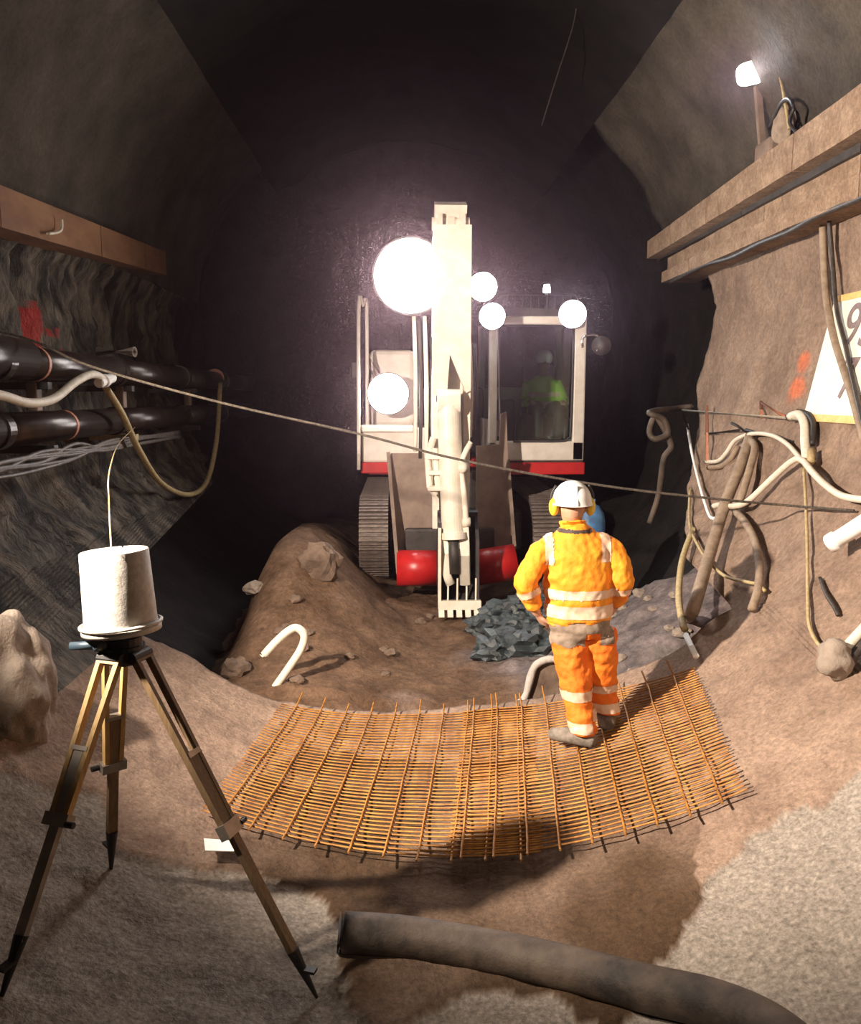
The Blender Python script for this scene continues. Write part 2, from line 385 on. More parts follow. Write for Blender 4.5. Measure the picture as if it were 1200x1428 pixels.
for i in range(181):
    row = []
    for j in range(221):
        x = -3.4 + 7.0 * i / 180; Y = 5.75 + 10.4 * (j / 220) ** 1.4
        k = min(1, max(0, (x - .2 - .25 * (Y - 6)) * .9 + .8 * fr((x, Y, 8), 1.4, 3))) * (1 if Y < 10 else .3)
        vt = bm.verts.new((x, Y, gz(x, Y))); vt[lay] = (k, k, k, 1); row.append(vt)
    g.append(row)
for A, B in zip(g, g[1:]):
    for j in range(220): bm.faces.new((A[j], A[j + 1], B[j + 1], B[j]))
struct(obj('floor_excavation', bm, 'dirt', smooth=True, recenter=False), 'loose brown dirt in the dug-out part of the tunnel')

# wall ledges
def ledge(name, m, x0, x1, za, zb, ys, label):            # za, zb: (z bottom, z top) at both ends
    t = bpy.data.objects.new(name, None); COL.objects.link(t); t.location = ((x0 + x1) / 2, ys[0], za[0]); WLOC[t] = t.location.copy()
    struct(t, label)
    for a, b in zip(ys, ys[1:]):
        f = lambda y, k: za[k] + (zb[k] - za[k]) * (y - ys[0]) / (ys[-1] - ys[0])
        bm = B_(); n = 8; rows = []
        for q in range(n + 1):
            y = a + .008 + (b - a - .016) * q / n; j = .012 * noise.noise(Vector((y * 2, x0, 0))); e = .008 * noise.noise(Vector((y * 5, x0, 3)))
            rows.append([bm.verts.new(v) for v in ((x0 + j, y, f(y, 0) + e), (x1, y, f(y, 0)), (x1, y, f(y, 1)), (x0 + j, y, f(y, 1) - e))])
        for A, B in zip(rows, rows[1:]):
            for k in range(4): bm.faces.new((A[k], A[(k + 1) % 4], B[(k + 1) % 4], B[k]))
        bm.faces.new(rows[0]); bm.faces.new(rows[-1][::-1])
        obj('beam_segment', bm, m, t)
    return t
ya = XP(1200, 150, 3.02); yb = XP(902, 350, 3.02)
zt0 = XP(1200, 116, 3.02).z; zb0 = XP(1200, 180, 3.02).z; zt1 = XP(900, 338, 3.02).z; zb1 = XP(900, 362, 3.02).z
s0 = (yb.y - 1.0) / (yb.y - ya.y)
ledge('trim_1', 'beam_right', 3.02, 3.45, (zb0 + (zb0 - zb1) * .75, zt0 + (zt0 - zt1) * .75), (zb1, zt1), [ya.y - .75 * (yb.y - ya.y), ya.y - .8, ya.y + 1.0, ya.y + 2.9, yb.y - .9, yb.y], 'upper beam of the stepped ledge along the lit wall')
za_, zb_ = XP(1200, 205, 3.2), XP(930, 388, 3.2)
def lz(py, X, px=1200): return XP(px, py, X).z
ledge('shade_strip', 'ex_dark', 3.16, 3.5, (lz(206, 3.16), lz(176, 3.16)), (lz(364, 3.16, 916), lz(350, 3.16, 916)), [XP(1200, 190, 3.16).y - 3, XP(1200, 190, 3.16).y, 8.2, XP(916, 360, 3.16).y], 'dark strip painted in as shade under the upper ledge beam')  # dark infill strip stands in for the shaded gap below the beam
ledge('trim_3', 'beam_right', 3.2, 3.5, (lz(238, 3.2), lz(205, 3.2)), (lz(378, 3.2, 925), lz(363, 3.2, 925)), [za_.y - 3, za_.y, za_.y + 1.6, za_.y + 3.1, zb_.y], 'recessed board between the two ledge beams')
ledge('trim_6', 'beam_right', 3.10, 3.5, (lz(272, 3.1), lz(235, 3.1)), (lz(391, 3.1, 930), lz(376, 3.1, 930)), [za_.y - 3, za_.y - .2, za_.y + 2.0, za_.y + 3.3, zb_.y - .1], 'lower beam of the stepped ledge along the lit wall')
la, lb = XP(0, 290, -2.98), XP(232, 380, -2.98)
ledge('trim_4', 'beam_left', -3.3, -2.98, (XP(0, 316, -2.98).z, XP(0, 258, -2.98).z), (XP(232, 384, -2.98).z, XP(232, 352, -2.98).z), [la.y, la.y + 2.2, lb.y - .9, lb.y], 'brown timber ledge along the dark rock wall')
ledge('trim_5', 'beam_left', -3.3, -2.98, (XP(0, 316, -2.98).z, XP(0, 258, -2.98).z), (XP(0, 316, -2.98).z, XP(0, 258, -2.98).z), [la.y - 4.5, la.y - 2, la.y], 'near end of the brown timber ledge')

# ------------------------------------------------------------------ EXCAVATOR
EX = thing('excavator', 'white and red tracked excavator with bright work lights, arm raised', 'excavator', (0.75, 11.0, 0.0))
AX = P(628, 560, 9.4).x
def yz(py, Y): return P(600, py, Y).z
# tracks
def track(x0, x1):
    Yf, Yr, zb, zt = 10.05, 13.3, gz((x0 + x1) / 2, 10.5) - .02, 1.12
    rt = (zt - zb) / 2; zc = (zt + zb) / 2
    bm = B_(); box(bm, (x0 + .08, Yf + rt, zb + .18), (x1 - .08, Yr - rt, zt - .18), .03)
    for yy in (Yf + rt, Yr - rt): cyl(bm, (x0 + .06, yy, zc), (x1 - .06, yy, zc), rt * .82, seg=28)
    t = obj('track_frame', bm, 'ex_dark', EX)
    per = []; n1 = 13
    for k in range(16):
        a = PI / 2 + PI * k / 15; per.append((Yf + rt + rt * math.cos(a), zc + rt * math.sin(a), a))
    for k in range(1, 14): per.append((Yf + rt + (Yr - Yf - 2 * rt) * k / 14, zb, 1.5 * PI))
    for k in range(16):
        a = 1.5 * PI + PI * k / 15; per.append((Yr - rt + rt * math.cos(a), zc + rt * math.sin(a), a))
    for k in range(1, 14): per.append((Yr - rt - (Yr - Yf - 2 * rt) * k / 14, zt, PI / 2))
    proto = None
    for (yy, zz, a) in per:
        if proto is None:
            bm = B_(); box(bm, (-(x1 - x0) / 2, -.085, -.03), ((x1 - x0) / 2, .085, .012))
            box(bm, (-(x1 - x0) / 2, -.03, .0), ((x1 - x0) / 2, -.005, .05)); box(bm, (-(x1 - x0) / 2, .03, .0), ((x1 - x0) / 2, .055, .05))
            s = obj('track_shoe', bm, 'track_steel', None, recenter=False); proto = s
        else: s = proto.copy(); COL.objects.link(s)
        s.parent = t; s.location = Vector(((x0 + x1) / 2, yy, zz)) - WLOC[t]; s.rotation_euler = (a - PI / 2, 0, 0)
track(P(500, 740, 10.05).x, P(541, 740, 10.05).x); track(1.55, 1.98)
# undercarriage, upper body
bm = B_(); box(bm, (0.0, 10.6, .45), (1.5, 12.6, .95), .04); cyl(bm, (.75, 11.6, .9), (.75, 11.6, 1.42), .62, seg=28); obj('undercarriage', bm, 'ex_dark', EX)
xl = P(503, 640, 10.5).x; xr = P(815, 640, 10.5).x
zr0, zr1 = yz(660, 10.5), yz(645, 10.5)
bm = B_(); box(bm, (xl, 10.48, zr0), (P(596, 640, 10.5).x, 13.9, zr1), .015); box(bm, (P(705, 640, 10.5).x, 10.48, zr0 - .02), (xr, 13.9, zr1), .015); box(bm, (.3, 11.2, zr0), (1.4, 13.9, zr1), .015)
obj('red_skirt', bm, 'ex_red', EX)
zh = yz(596, 10.5)
bm = B_(); box(bm, (xl, 10.5, zr1), (P(594, 600, 10.5).x, 13.8, zh), .03); obj('side_body', bm, 'ex_white', EX)
bm = B_(); box(bm, (xl - .01, 10.46, zh - .06), (P(577, 600, 10.5).x, 11.3, zh + .03), .02); obj('hood_step', bm, 'ex_white', EX)
bm = B_(); box(bm, (P(516, 600, 10.8).x, 10.75, zh), (P(578, 600, 10.8).x, 13.7, yz(488, 10.8)), .06); obj('engine_hood', bm, 'ex_white', EX)
bm = B_(); box(bm, (.3, 11.6, zr1), (1.1, 13.8, 2.5), .06); obj('engine_cover', bm, 'ex_dark', EX)
bm = B_(); prism(bm, [(-.5, 13.0), (2.2, 13.0), (2.2, 13.7), (1.6, 14.2), (.1, 14.2), (-.5, 13.7)], 'z', 1.2, 2.2); obj('counterweight', bm, 'ex_red', EX)
# handrail on the hood side
bm = B_(); pts = [P(500, 655, 10.4), P(500, 430, 10.4), P(506, 426, 10.45), P(511, 430, 10.5), P(512, 600, 10.5)]
tube(bm, smoothpath(pts, 4), .022, 8); obj('handrail', bm, 'ex_white', EX, True)
bm = B_(); tube(bm, [P(511, 490, 10.5), P(528, 520, 10.7)], .014, 6); tube(bm, [P(511, 505, 10.5), P(524, 530, 10.7)], .012, 6); obj('rail_brace', bm, 'ex_white', EX, True)
bm = B_(); box(bm, P(490, 528, 10.42) - Vector((0, .02, 0)), P(503, 505, 10.42) + Vector((0, .03, 0)), .01); obj('mirror', bm, 'ex_dark', EX)
# cab
cf = 10.45
cl, cr = P(682, 500, cf).x, P(817, 500, cf).x; ct, cb = yz(440, cf), yz(643, cf)
def cabframe():
    bm = B_(); th = .13
    def post(xa, xb, za, zb, y0, y1, bev=.02): box(bm, (xa, y0, za), (xb, y1, zb), bev)
    post(cr - .15, cr, cb, ct, cf, cf + .12); post(cl, cl + .10, cb, ct, cf, cf + .12)
    post(cl, cr, cb, cb + .24, cf, cf + .12); post(cl, cr, ct - .1, ct, cf, cf + .12)
    post(cr - .1, cr, cb, ct, cf + 1.5, cf + 1.6); post(cl, cl + .1, cb, ct, cf + 1.5, cf + 1.6)
    post(cl, cl + .06, cb, cb + .5, cf + .1, cf + 1.6); post(cr - .06, cr, cb, cb + .5, cf + .1, cf + 1.6)
    post(cl, cr, cb, cb + .9, cf + 1.5, cf + 1.6)
    return bm
CAB = obj('cab', cabframe(), 'ex_white', EX)
bm = B_(); prism(bm, [(cl, ct), (cr, ct), (cr - .05, ct + .06), (cl + .3, ct + .10), (cl + .05, ct + .06)], 'y', cf - .02, cf + 1.65); obj('roof', bm, 'ex_dark', CAB)
bm = B_(); box(bm, (cl, cf + .05, cb - .1), (cr, cf + 1.6, cb + .02)); obj('cab_floor', bm, 'ex_dark', CAB)
bm = B_(); box(bm, (cl + .09, cf + .05, cb + .22), (cr - .13, cf + .058, ct - .08)); obj('windscreen', bm, 'cab_glass', CAB)
bm = B_(); box(bm, (cl + .02, cf + .1, cb + .5), (cl + .028, cf + 1.5, ct - .05)); obj('side_window', bm, 'cab_glass', CAB)
bm = B_(); box(bm, (cr - .03, cf + .1, cb + .5), (cr - .022, cf + 1.5, ct - .05)); obj('side_window', bm, 'cab_glass', CAB)
bm = B_(); tube(bm, smoothpath([(cr - .16, cf - .01, ct - .12), (cr - .17, cf - .01, cb + .4), (cr - .2, cf - .01, cb + .28), (cr - .3, cf - .01, cb + .24), (cl + .3, cf - .01, cb + .24)], 5), .014, 6); obj('window_seal', bm, 'ex_dark', CAB, True)
bm = B_(); tube(bm, smoothpath([(cl + .14, cf - .02, cb + .35), (cl + .12, cf - .02, cb + 1.0), (cl + .10, cf - .02, ct - .1)], 4), .012, 6); box(bm, (cl + .1, cf - .03, cb + .3), (cl + .17, cf, cb + .5)); obj('wiper', bm, 'chrome', CAB)
for k in range(9):
    x = cl + .2 + (cr - cl - .4) * k / 8; bm = B_(); tube(bm, [(x, cf, ct + .06), (x, cf, ct + .24)], .006, 5); obj('guard_bar', bm, 'ex_dark', CAB)
bm = B_(); tube(bm, [(cl + .15, cf, ct + .24), (cr - .15, cf, ct + .24)], .008, 5); obj('guard_rail', bm, 'ex_dark', CAB)
bm = B_(); tube(bm, smoothpath([P(812, 485, cf), P(813, 470, cf), P(832, 468, cf), P(834, 480, cf), P(832, 490, cf)], 4), .018, 6); ma = obj('mirror_arm', bm, 'chrome', EX, True)
bm = B_(); cyl(bm, P(837, 482, cf) + Vector((0, -.03, 0)), P(837, 482, cf) + Vector((.02, .03, 0)), .115, seg=20); obj('mirror', bm, 'ex_dark', EX, True)
# seat and controls
bm = B_(); box(bm, (1.6, cf + .85, cb + .15), (2.1, cf + 1.3, cb + .55), .05); box(bm, (1.62, cf + 1.25, cb + .5), (2.08, cf + 1.42, cb + 1.2), .05); obj('driver_seat', bm, 'ex_dark', CAB)
bm = B_(); box(bm, (1.2, cf + .25, cb + .1), (1.4, cf + .5, cb + .75), .03); tube(bm, [(1.45, cf + .5, cb + .1), (1.5, cf + .5, cb + .75)], .02, 6); obj('console', bm, 'ex_dark', CAB)
# boom and arm (side profiles given as Y, Z)
bw = .17
bm = B_(); prism(bm, [(11.2, 1.65), (10.75, 1.6), (10.3, 2.6), (10.0, 3.55), (9.5, 4.15), (9.42, 4.38), (9.6, 4.45), (10.25, 3.95), (10.7, 2.9)], 'x', AX - bw, AX + bw)
boom = obj('boom', bm, 'ex_cream', EX)
bm = B_(); ztop = yz(299, 9.45)
for sx in (-1, 1): prism(bm, [(9.38, ztop), (9.62, ztop), (9.66, 4.0), (9.5, 3.9), (9.32, 4.0)], 'x', AX + sx * .12 - .03, AX + sx * .12 + .03)
box(bm, (AX - .1, 9.4, 4.0), (AX + .1, 9.6, ztop - .16), .02); box(bm, (AX - .05, 9.42, ztop - .2), (AX + .05, 9.5, ztop - .02), .015); cyl(bm, (AX - .2, 9.5, 4.2), (AX + .2, 9.5, 4.2), .07); obj('arm_bracket', bm, 'ex_cream', EX)
# stick: box body above, forked below around the cylinder
zs0, zs1 = yz(330, 9.3), yz(500, 9.25)
bm = B_(); prism(bm, [(9.25, zs0), (9.6, zs0), (9.58, zs1), (9.42, .95), (9.26, .95), (9.2, zs1)], 'x', AX - .20, AX - .13)
prism(bm, [(9.25, zs0), (9.6, zs0), (9.58, zs1), (9.42, .95), (9.26, .95), (9.2, zs1)], 'x', AX + .13, AX + .20)
prism(bm, [(AX - .2, zs0 + .1), (AX + .2, zs0 + .1), (AX + .2, yz(545, 9.25)), (AX + .15, yz(548, 9.25)), (AX - .02, yz(495, 9.25)), (AX - .05, yz(545, 9.25)), (AX - .2, yz(548, 9.25))], 'y', 9.17, 9.25)
box(bm, (AX - .14, 9.45, .95), (AX + .14, 9.5, zs0)); stick = obj('stick', bm, 'ex_cream', EX)
c0, c1 = P(625, 560, 9.12), P(632, 742, 9.02)
bm = B_(); cyl(bm, c0, c1, .125, seg=28); cyl(bm, c0 + Vector((-.12, 0, .0)), c0 + Vector((.12, 0, .0)), .13, seg=24); cyl(bm, c1, c1 + (c1 - c0) * .05, .15, seg=28); cy = obj('hydraulic_cylinder', bm, 'ex_cream', EX, False)
bm = B_(); cyl(bm, c1, P(634, 800, 8.98), .06, seg=20); obj('piston_rod', bm, 'ex_dark', cy, True)
bm = B_(); cyl(bm, c0 + Vector((-.13, -.02, .03)), c0 + Vector((.13, -.02, .03)), .035, seg=16); obj('pin', bm, 'ex_dark', cy)
for (a, b, r) in (((602, 470), (606, 640), .02), ((655, 470), (656, 610), .022), ((663, 480), (662, 600), .018), ((592, 440), (594, 640), .022), ((584, 440), (586, 640), .02), ((577, 440), (579, 630), .022)):
    bm = B_(); p, q = P(*a, 9.35), P(*b, 9.35); tube(bm, smoothpath([p + Vector((0, .12, 0)), (p + q) / 2 + Vector((.012, 0, 0)), q + Vector((0, .1, 0))], 5), r, 8); obj('hydraulic_hose', bm, 'ex_cream' if r > .02 else 'ex_dark', EX, True)
bm = B_()
for (a, b) in (((604, 610), (596, 640)), ((596, 640), (599, 680)), ((606, 625), (608, 650)), ((599, 680), (608, 690)), ((608, 650), (611, 682))): cyl(bm, P(*a, 9.1), P(*b, 9.1), .035, seg=10)
obj('hose_coupling', bm, 'ex_cream', EX)
for k in range(3):
    bm = B_(); z = yz(640 + 22 * k, 9.1); box(bm, (AX - .26, 9.02, z), (AX - .1, 9.14, z + .05), .01); obj('hose_clamp', bm, 'ex_cream', EX)
bm = B_(); tube(bm, smoothpath([P(656, 617, 9.05), P(646, 637, 9.0), P(643, 655, 9.0), P(647, 690, 8.98), P(650, 730, 8.98)], 5), .032, 8); cyl(bm, P(648, 652, 9.0), P(641, 652, 8.95), .06, seg=12); cyl(bm, P(650, 728, 8.98) + Vector((-.04, 0, 0)), P(650, 728, 8.98) + Vector((.04, 0, 0)), .05, seg=12); obj('link_rod', bm, 'ex_cream', EX, True)
# narrow digging bucket standing on its teeth
bx0, bx1 = P(611, 840, 8.95).x, P(668, 840, 8.95).x
bk = thing('x', '', None, (0, 0, 0)); bpy.data.objects.remove(bk)
zt_, zb_k = yz(745, 8.95), gz(AX, 8.95) + .0
zl = yz(846, 8.95)
bm = B_(); prism(bm, [(8.95, zl), (9.0, zl + .9), (9.25, zl + .95), (9.45, zl + .6), (9.45, zl + .2), (9.25, zl)], 'x', bx0, bx0 + .035)
prism(bm, [(8.95, zl), (9.0, zl + .7), (9.25, zl + .95), (9.45, zl + .6), (9.45, zl + .2), (9.25, zl)], 'x', bx1 - .035, bx1)
prism(bm, [(9.2, zl + .98), (9.42, zl + .62), (9.42, zl + .2), (9.22, zl + .02), (8.96, zl + .02), (8.96, zl - .01), (9.24, zl - .01), (9.46, zl + .18), (9.46, zl + .64), (9.24, zl + 1.0)], 'x', bx0, bx1)
DB = obj('digging_bucket', bm, 'ex_dark', EX)
bm = B_(); box(bm, (bx0 - .005, 8.92, zl - .02), (bx0 + .03, 8.96, zl + .85), .006); obj('side_cutter', bm, 'ex_cream', DB)
bm = B_(); box(bm, (bx0, 8.90, zl - .03), (bx1 + .02, 8.97, zl + .07), .01); obj('cutting_lip', bm, 'ex_cream', DB)
for k in range(5):
    x = bx0 + .03 + (bx1 - bx0 - .06) * k / 4; bm = B_(); prism(bm, [(8.97, zl + .05), (8.97, zl - .02), (8.86, zl - .10), (8.84, zl - .09)], 'x', x - .03, x + .03); obj('bucket_tooth', bm, 'ex_cream', DB)
for k in range(4):
    x = bx0 + .1 + (bx1 - bx0 - .14) * k / 3; bm = B_(); obox(bm, (x, 8.94, zl + .05), (x + .005, 8.98, zl + .26 + .04 * (k % 2)), .016, .02); obj('bucket_rib', bm, 'ex_cream', DB)
bm = B_(); tube(bm, [P(618, 745, 9.0), P(622, 800, 9.0), P(628, 815, 9.0)], .05, 10); tube(bm, [P(646, 735, 9.0), P(648, 815, 9.0)], .06, 10); obj('bucket_link', bm, 'ex_cream', EX, True)
# raised dozer blade: plates either side of the arm, red torque tube below
by = 9.85
def bp(px, py, Y=by): return P(px, py, Y)
def plate(pix, Y0, Y1, thk=.05):
    bm = B_(); ys = [q[1] for q in pix]; lo, hi = min(ys), max(ys)
    fa = [bm.verts.new(P(x, y, Y0 + (Y1 - Y0) * (y - lo) / (hi - lo))) for x, y in pix]; bk_ = [bm.verts.new(v.co + Vector((0, thk, 0))) for v in fa]
    bm.faces.new(fa); bm.faces.new(bk_[::-1]); n = len(fa)
    for i in range(n): bm.faces.new((fa[i], bk_[i], bk_[(i + 1) % n], fa[(i + 1) % n]))
    return bm
BL = obj('blade', plate([(542, 640), (545, 632), (612, 632), (612, 768), (556, 768)], 10.1, 9.95), 'ex_grey', EX)
obj('blade_plate', plate([(664, 622), (696, 620), (698, 578), (706, 574), (708, 640), (714, 764), (664, 768)], 10.1, 9.95), 'ex_grey', BL)
def sideplate(a, b, dep):
    bm = B_(); p, q = P(*a, 10.1), P(*b, 9.97)
    prism(bm, [(p.y + .03, p.z), (p.y - .06, p.z), (q.y - dep, q.z), (q.y + .03, q.z)], 'x', -.02, .02)
    for v in bm.verts: t = (v.co.z - p.z) / (q.z - p.z); v.co.x += p.x + (q.x - p.x) * t
    return bm
obj('side_plate', sideplate((541, 630), (555, 790), .42), 'ex_grey', BL); obj('side_plate', sideplate((707, 640), (716, 764), .1), 'ex_grey', BL)
for a, b in (((553, 792), (612, 792)), ((663, 792), (719, 783))):
    p, q = P(*a, 9.7), P(*b, 9.7); bm = B_(); cyl(bm, p, q, .205, seg=32); obj('torque_tube', bm, 'ex_red', EX, True)['label'] = 'red cylindrical tube'
bm = B_(); box(bm, (AX - .5, 9.9, .5), (AX + .55, 10.3, .85), .03); obox(bm, (AX - .3, 10.1, .6), (AX - .3, 11, .7), .15, .2); obox(bm, (AX + .35, 10.1, .6), (AX + .35, 11, .7), .15, .2); obj('blade_arm', bm, 'ex_dark', EX)
# work lights
def worklight(px, py, Y, r, m, power, col, label, mount, angle=110):
    c = P(px, py, Y); n = Vector((-.05, -1, -.12)).normalized()
    bm = B_(); cyl(bm, c + n * .0, c - n * .14, r * 1.06, r * .7, 28); tube(bm, [c - n * .1, Vector(mount)], .025, 8)
    h = obj('work_light', bm, 'ex_dark', EX); h['label'] = label
    bm = B_(); x, y, d = basis(n); k = [bm.verts.new(c + n * (.004 + .0) + x * r * math.cos(a) + y * r * math.sin(a)) for a in [2 * PI * i / 28 for i in range(28)]]
    t = bm.verts.new(c + n * r * .35); mid = [bm.verts.new(c + n * r * .22 + x * r * .7 * math.cos(a) + y * r * .7 * math.sin(a)) for a in [2 * PI * i / 28 for i in range(28)]]
    for i in range(28): bm.faces.new((k[i], k[(i + 1) % 28], mid[(i + 1) % 28], mid[i])); bm.faces.new((mid[i], mid[(i + 1) % 28], t))
    obj('lens', bm, m, h, True)
    s = spot('work_light_beam', c + n * (r * .4 + .03), c + n * 5 + Vector((0, 0, -1.2)), power, angle, .6, col, r * .6)
worklight(572, 385, 9.3, .38, 'lens_warm', 75, (1, .9, .88), 'large glaring work light on the arm', (AX - .15, 9.5, 3.75))
worklight(673, 400, 9.5, .15, 'lens_warm', 25, (1, .9, .88), 'small round work light beside the arm', (AX + .15, 9.6, 3.7))
worklight(686, 441, 10.35, .15, 'lens_cool', 25, (.85, .92, 1), 'cool white lamp on one cab roof corner', (cl + .1, cf + .1, ct + .03))
worklight(798, 438, 10.35, .16, 'lens_cool', 30, (.85, .92, 1), 'cool white lamp on the outer cab roof corner', (cr - .12, cf + .1, ct + .03))
worklight(541, 549, 10.4, .24, 'lens_warm', 32, (1, .9, .88), 'glaring work light in front of the engine hood', (P(541, 549, 10.7).x, 10.8, zh + .3))
bm = B_(); c = P(762, 404, 11.2); cyl(bm, c + Vector((0, 0, -.03)), c + Vector((0, 0, .06)), .05, .035, 14); bcn = obj('beacon', bm, 'lens_cool', EX)
bm = B_(); cyl(bm, (c.x, c.y, ct + .05), c, .02, seg=8); obj('beacon_stem', bm, 'ex_dark', bcn)

# ------------------------------------------------------------------ PEOPLE
def limb(bm, pts, rad, seg=14, up=(0, 1, 0), n=5):
    sp = smoothpath(pts, n); m = len(pts) - 1; rr = []
    for i in range(len(sp)):
        t = i / (len(sp) - 1) * m; k = min(int(t), m - 1); f = t - k
        a, b = rad[k], rad[k + 1]
        a = a if isinstance(a, tuple) else (a, a); b = b if isinstance(b, tuple) else (b, b)
        rr.append((a[0] + (b[0] - a[0]) * f, a[1] + (b[1] - a[1]) * f))
    tube(bm, sp, rr, seg, up=up)
def ball(bm, c, r, sx=1, sy=1, sz=1, seg=20):
    bmesh.ops.create_uvsphere(bm, u_segments=seg, v_segments=seg // 2 + 2, radius=r, matrix=Matrix.Translation(c) @ Matrix.Diagonal((sx, sy, sz, 1)))
def hand(bm, wrist, d, palm_n, side):
    d = Vector(d).normalized(); nrm = Vector(palm_n); nrm = (nrm - d * nrm.dot(d)).normalized(); s = d.cross(nrm) * side
    limb(bm, [wrist, wrist + d * .045, wrist + d * .095], [(.026, .020), (.040, .018), (.038, .015)], 12, up=tuple(nrm))
    for k, L in enumerate((.070, .080, .075, .058)):
        b = wrist + d * .085 + s * (.030 - .020 * k)
        limb(bm, [b, b + d * L * .5 + nrm * .008, b + d * L * .85 + nrm * .032], [.0095, .009, .0075], 8)
    b = wrist + d * .03 + s * .03
    limb(bm, [b, b + d * .035 + s * .025 + nrm * .008, b + d * .07 + s * .028 + nrm * .02], [.013, .011, .009], 8)

fz = ring(theta(S(812, 1052)), 5.1).z + .05
base = Vector((P(812, 1052, 5.12).x, 5.14, fz))
SCL = 1.0
def M(px, py, dy=0.0, Y=5.14):                # a spot on the worker, measured in the photo, dy = further from us
    return P(px, py, Y + dy)
MAN = thing('person', 'worker in orange high-visibility suit and white helmet standing on the steel mesh', 'person', base)
shL, shR = M(757, 770, .02), M(850, 767, .02)
elL, elR = M(733, 812, -.05), M(866, 812, 0)
haL, haR = M(749, 856, .02), M(860, 843, .16)
neck = M(798, 735, .03); headc = M(797, 705, .05)
hipC = M(808, 868, .02); waist = M(806, 835, .02); chest = M(804, 785, .02)
hipL, hipR = M(793, 885, .02), M(834, 882, .03)
knL, knR = M(803, 958, .0), M(839, 955, .10)
anL, anR = M(812, 1030, -.05), M(845, 1010, .10)
zL = lambda x, Y: ring(math.degrees(math.asin((x - CX) / R)), Y).z + .068
anL.z = zL(anL.x, anL.y) + .10; anR.z = zL(anR.x, anR.y) + .10
# body: head, neck, trunk, arms with hands, legs -- one surface
bm = B_()
ball(bm, headc, .10, .80, .98, 1.18); limb(bm, [neck - Vector((0, 0, .06)), neck + Vector((0, .01, .08))], [.062, .058], 14)
for sx in (-1, 1): ball(bm, headc + Vector((sx * .082, -.005, -.01)), .03, .4, .8, 1.1, 10)
ball(bm, headc + Vector((0, .098, -.01)), .018, .8, 1.2, 1.2, 10); ball(bm, headc + Vector((0, .07, -.075)), .035, 1, .8, .7, 10)
limb(bm, [hipC, waist, chest, neck - Vector((0, 0, .04))], [(.15, .10), (.14, .095), (.17, .10), (.08, .07)], 16)
for a, b, c, s in ((shL, elL, haL, -1), (shR, elR, haR, 1)):
    limb(bm, [a, b, c], [.055, .042, .028], 12); hand(bm, c, (c - b).normalized() + Vector((-s * .25, .25, -.1)), Vector((-s * .8, .5, 0)), -1 if s > 0 else 1)
for a, b, c in ((hipL, knL, anL), (hipR, knR, anR)): limb(bm, [a, b, c], [.08, .058, .04], 12)
obj('body', remesh(bm, .0075, 3), 'skin', MAN, True)
# jacket
bm = B_()
sh = (shL + shR) / 2
limb(bm, [M(807, 866, .02), M(806, 835, .02), M(804, 800, .02), M(803, 770, .02), M(800, 748, .03), M(798, 733, .035)], [(.205, .145), (.205, .145), (.215, .145), (.22, .135), (.15, .11), (.075, .075)], 24, up=(0, 1, 0))
limb(bm, [M(776, 762, .03), shL, (shL + elL) / 2 + Vector((-.015, -.01, 0)), elL, (elL + haL) / 2, haL - (haL - elL) * .22], [.090, .082, .076, .073, .062, .052], 16)
limb(bm, [M(828, 760, .03), shR, (shR + elR) / 2 + Vector((.012, -.01, 0)), elR, (elR + haR) / 2, haR - (haR - elR) * .15], [.090, .082, .076, .072, .061, .051], 16)
limb(bm, [M(798, 738, .03), M(798, 726, .035)], [(.078, .082), (.082, .086)], 16)
jm = remesh(bm, .008, 7)
def wrinkle(me, a, b):
    nv = [(v.co.copy(), v.normal.copy()) for v in me.vertices]; out = []
    for q, n_ in nv: out.extend(q + n_ * (a * noise.noise(Vector((q.x * 9, q.y * 9, q.z * 17))) + b * noise.noise(q * 28)))
    me.vertices.foreach_set('co', out); me.update()
wrinkle(jm, .011, .006)
jw = jm.copy()
JK = obj('jacket', jm, 'hivis_orange', MAN, True); JK['label'] = 'orange high-visibility jacket'
zz = lambda py: M(800, py).z
xm = lambda px: M(px, 800).x
tors = lambda c: xm(760) < c.x < xm(858)
def band(pred, name='reflective_band', m='reflective', parent=JK, src=None, off=.004):
    b_ = shell_from(src or jw, pred, off)
    if len(b_.faces): return obj(name, b_, m, parent, True)
band(lambda c, n: zz(832) < c.z < zz(818) + .02 * (0) and tors(c))
band(lambda c, n: zz(857) < c.z < zz(840) and tors(c))
band(lambda c, n: xm(757) < c.x < xm(769) and zz(784) < c.z < zz(744) and n.y < .3)
band(lambda c, n: xm(833) < c.x < xm(848) and zz(782) < c.z < zz(744) and n.y < .3)
band(lambda c, n: c.x < xm(757) and abs((Vector((c.x, 0, c.z)) - Vector((elL.x, 0, elL.z))).dot(Vector((haL.x - elL.x, 0, haL.z - elL.z)).normalized()) - .07) < .022)
band(lambda c, n: c.x > xm(858) and abs((Vector((c.x, 0, c.z)) - Vector((elR.x, 0, elR.z))).dot(Vector((haR.x - elR.x, 0, haR.z - elR.z)).normalized()) - .06) < .02)
band(lambda c, n: zz(742) < c.z < zz(737) and abs(c.x - xm(800)) < .1, 'collar_seam', 'glove_dark', off=.002)
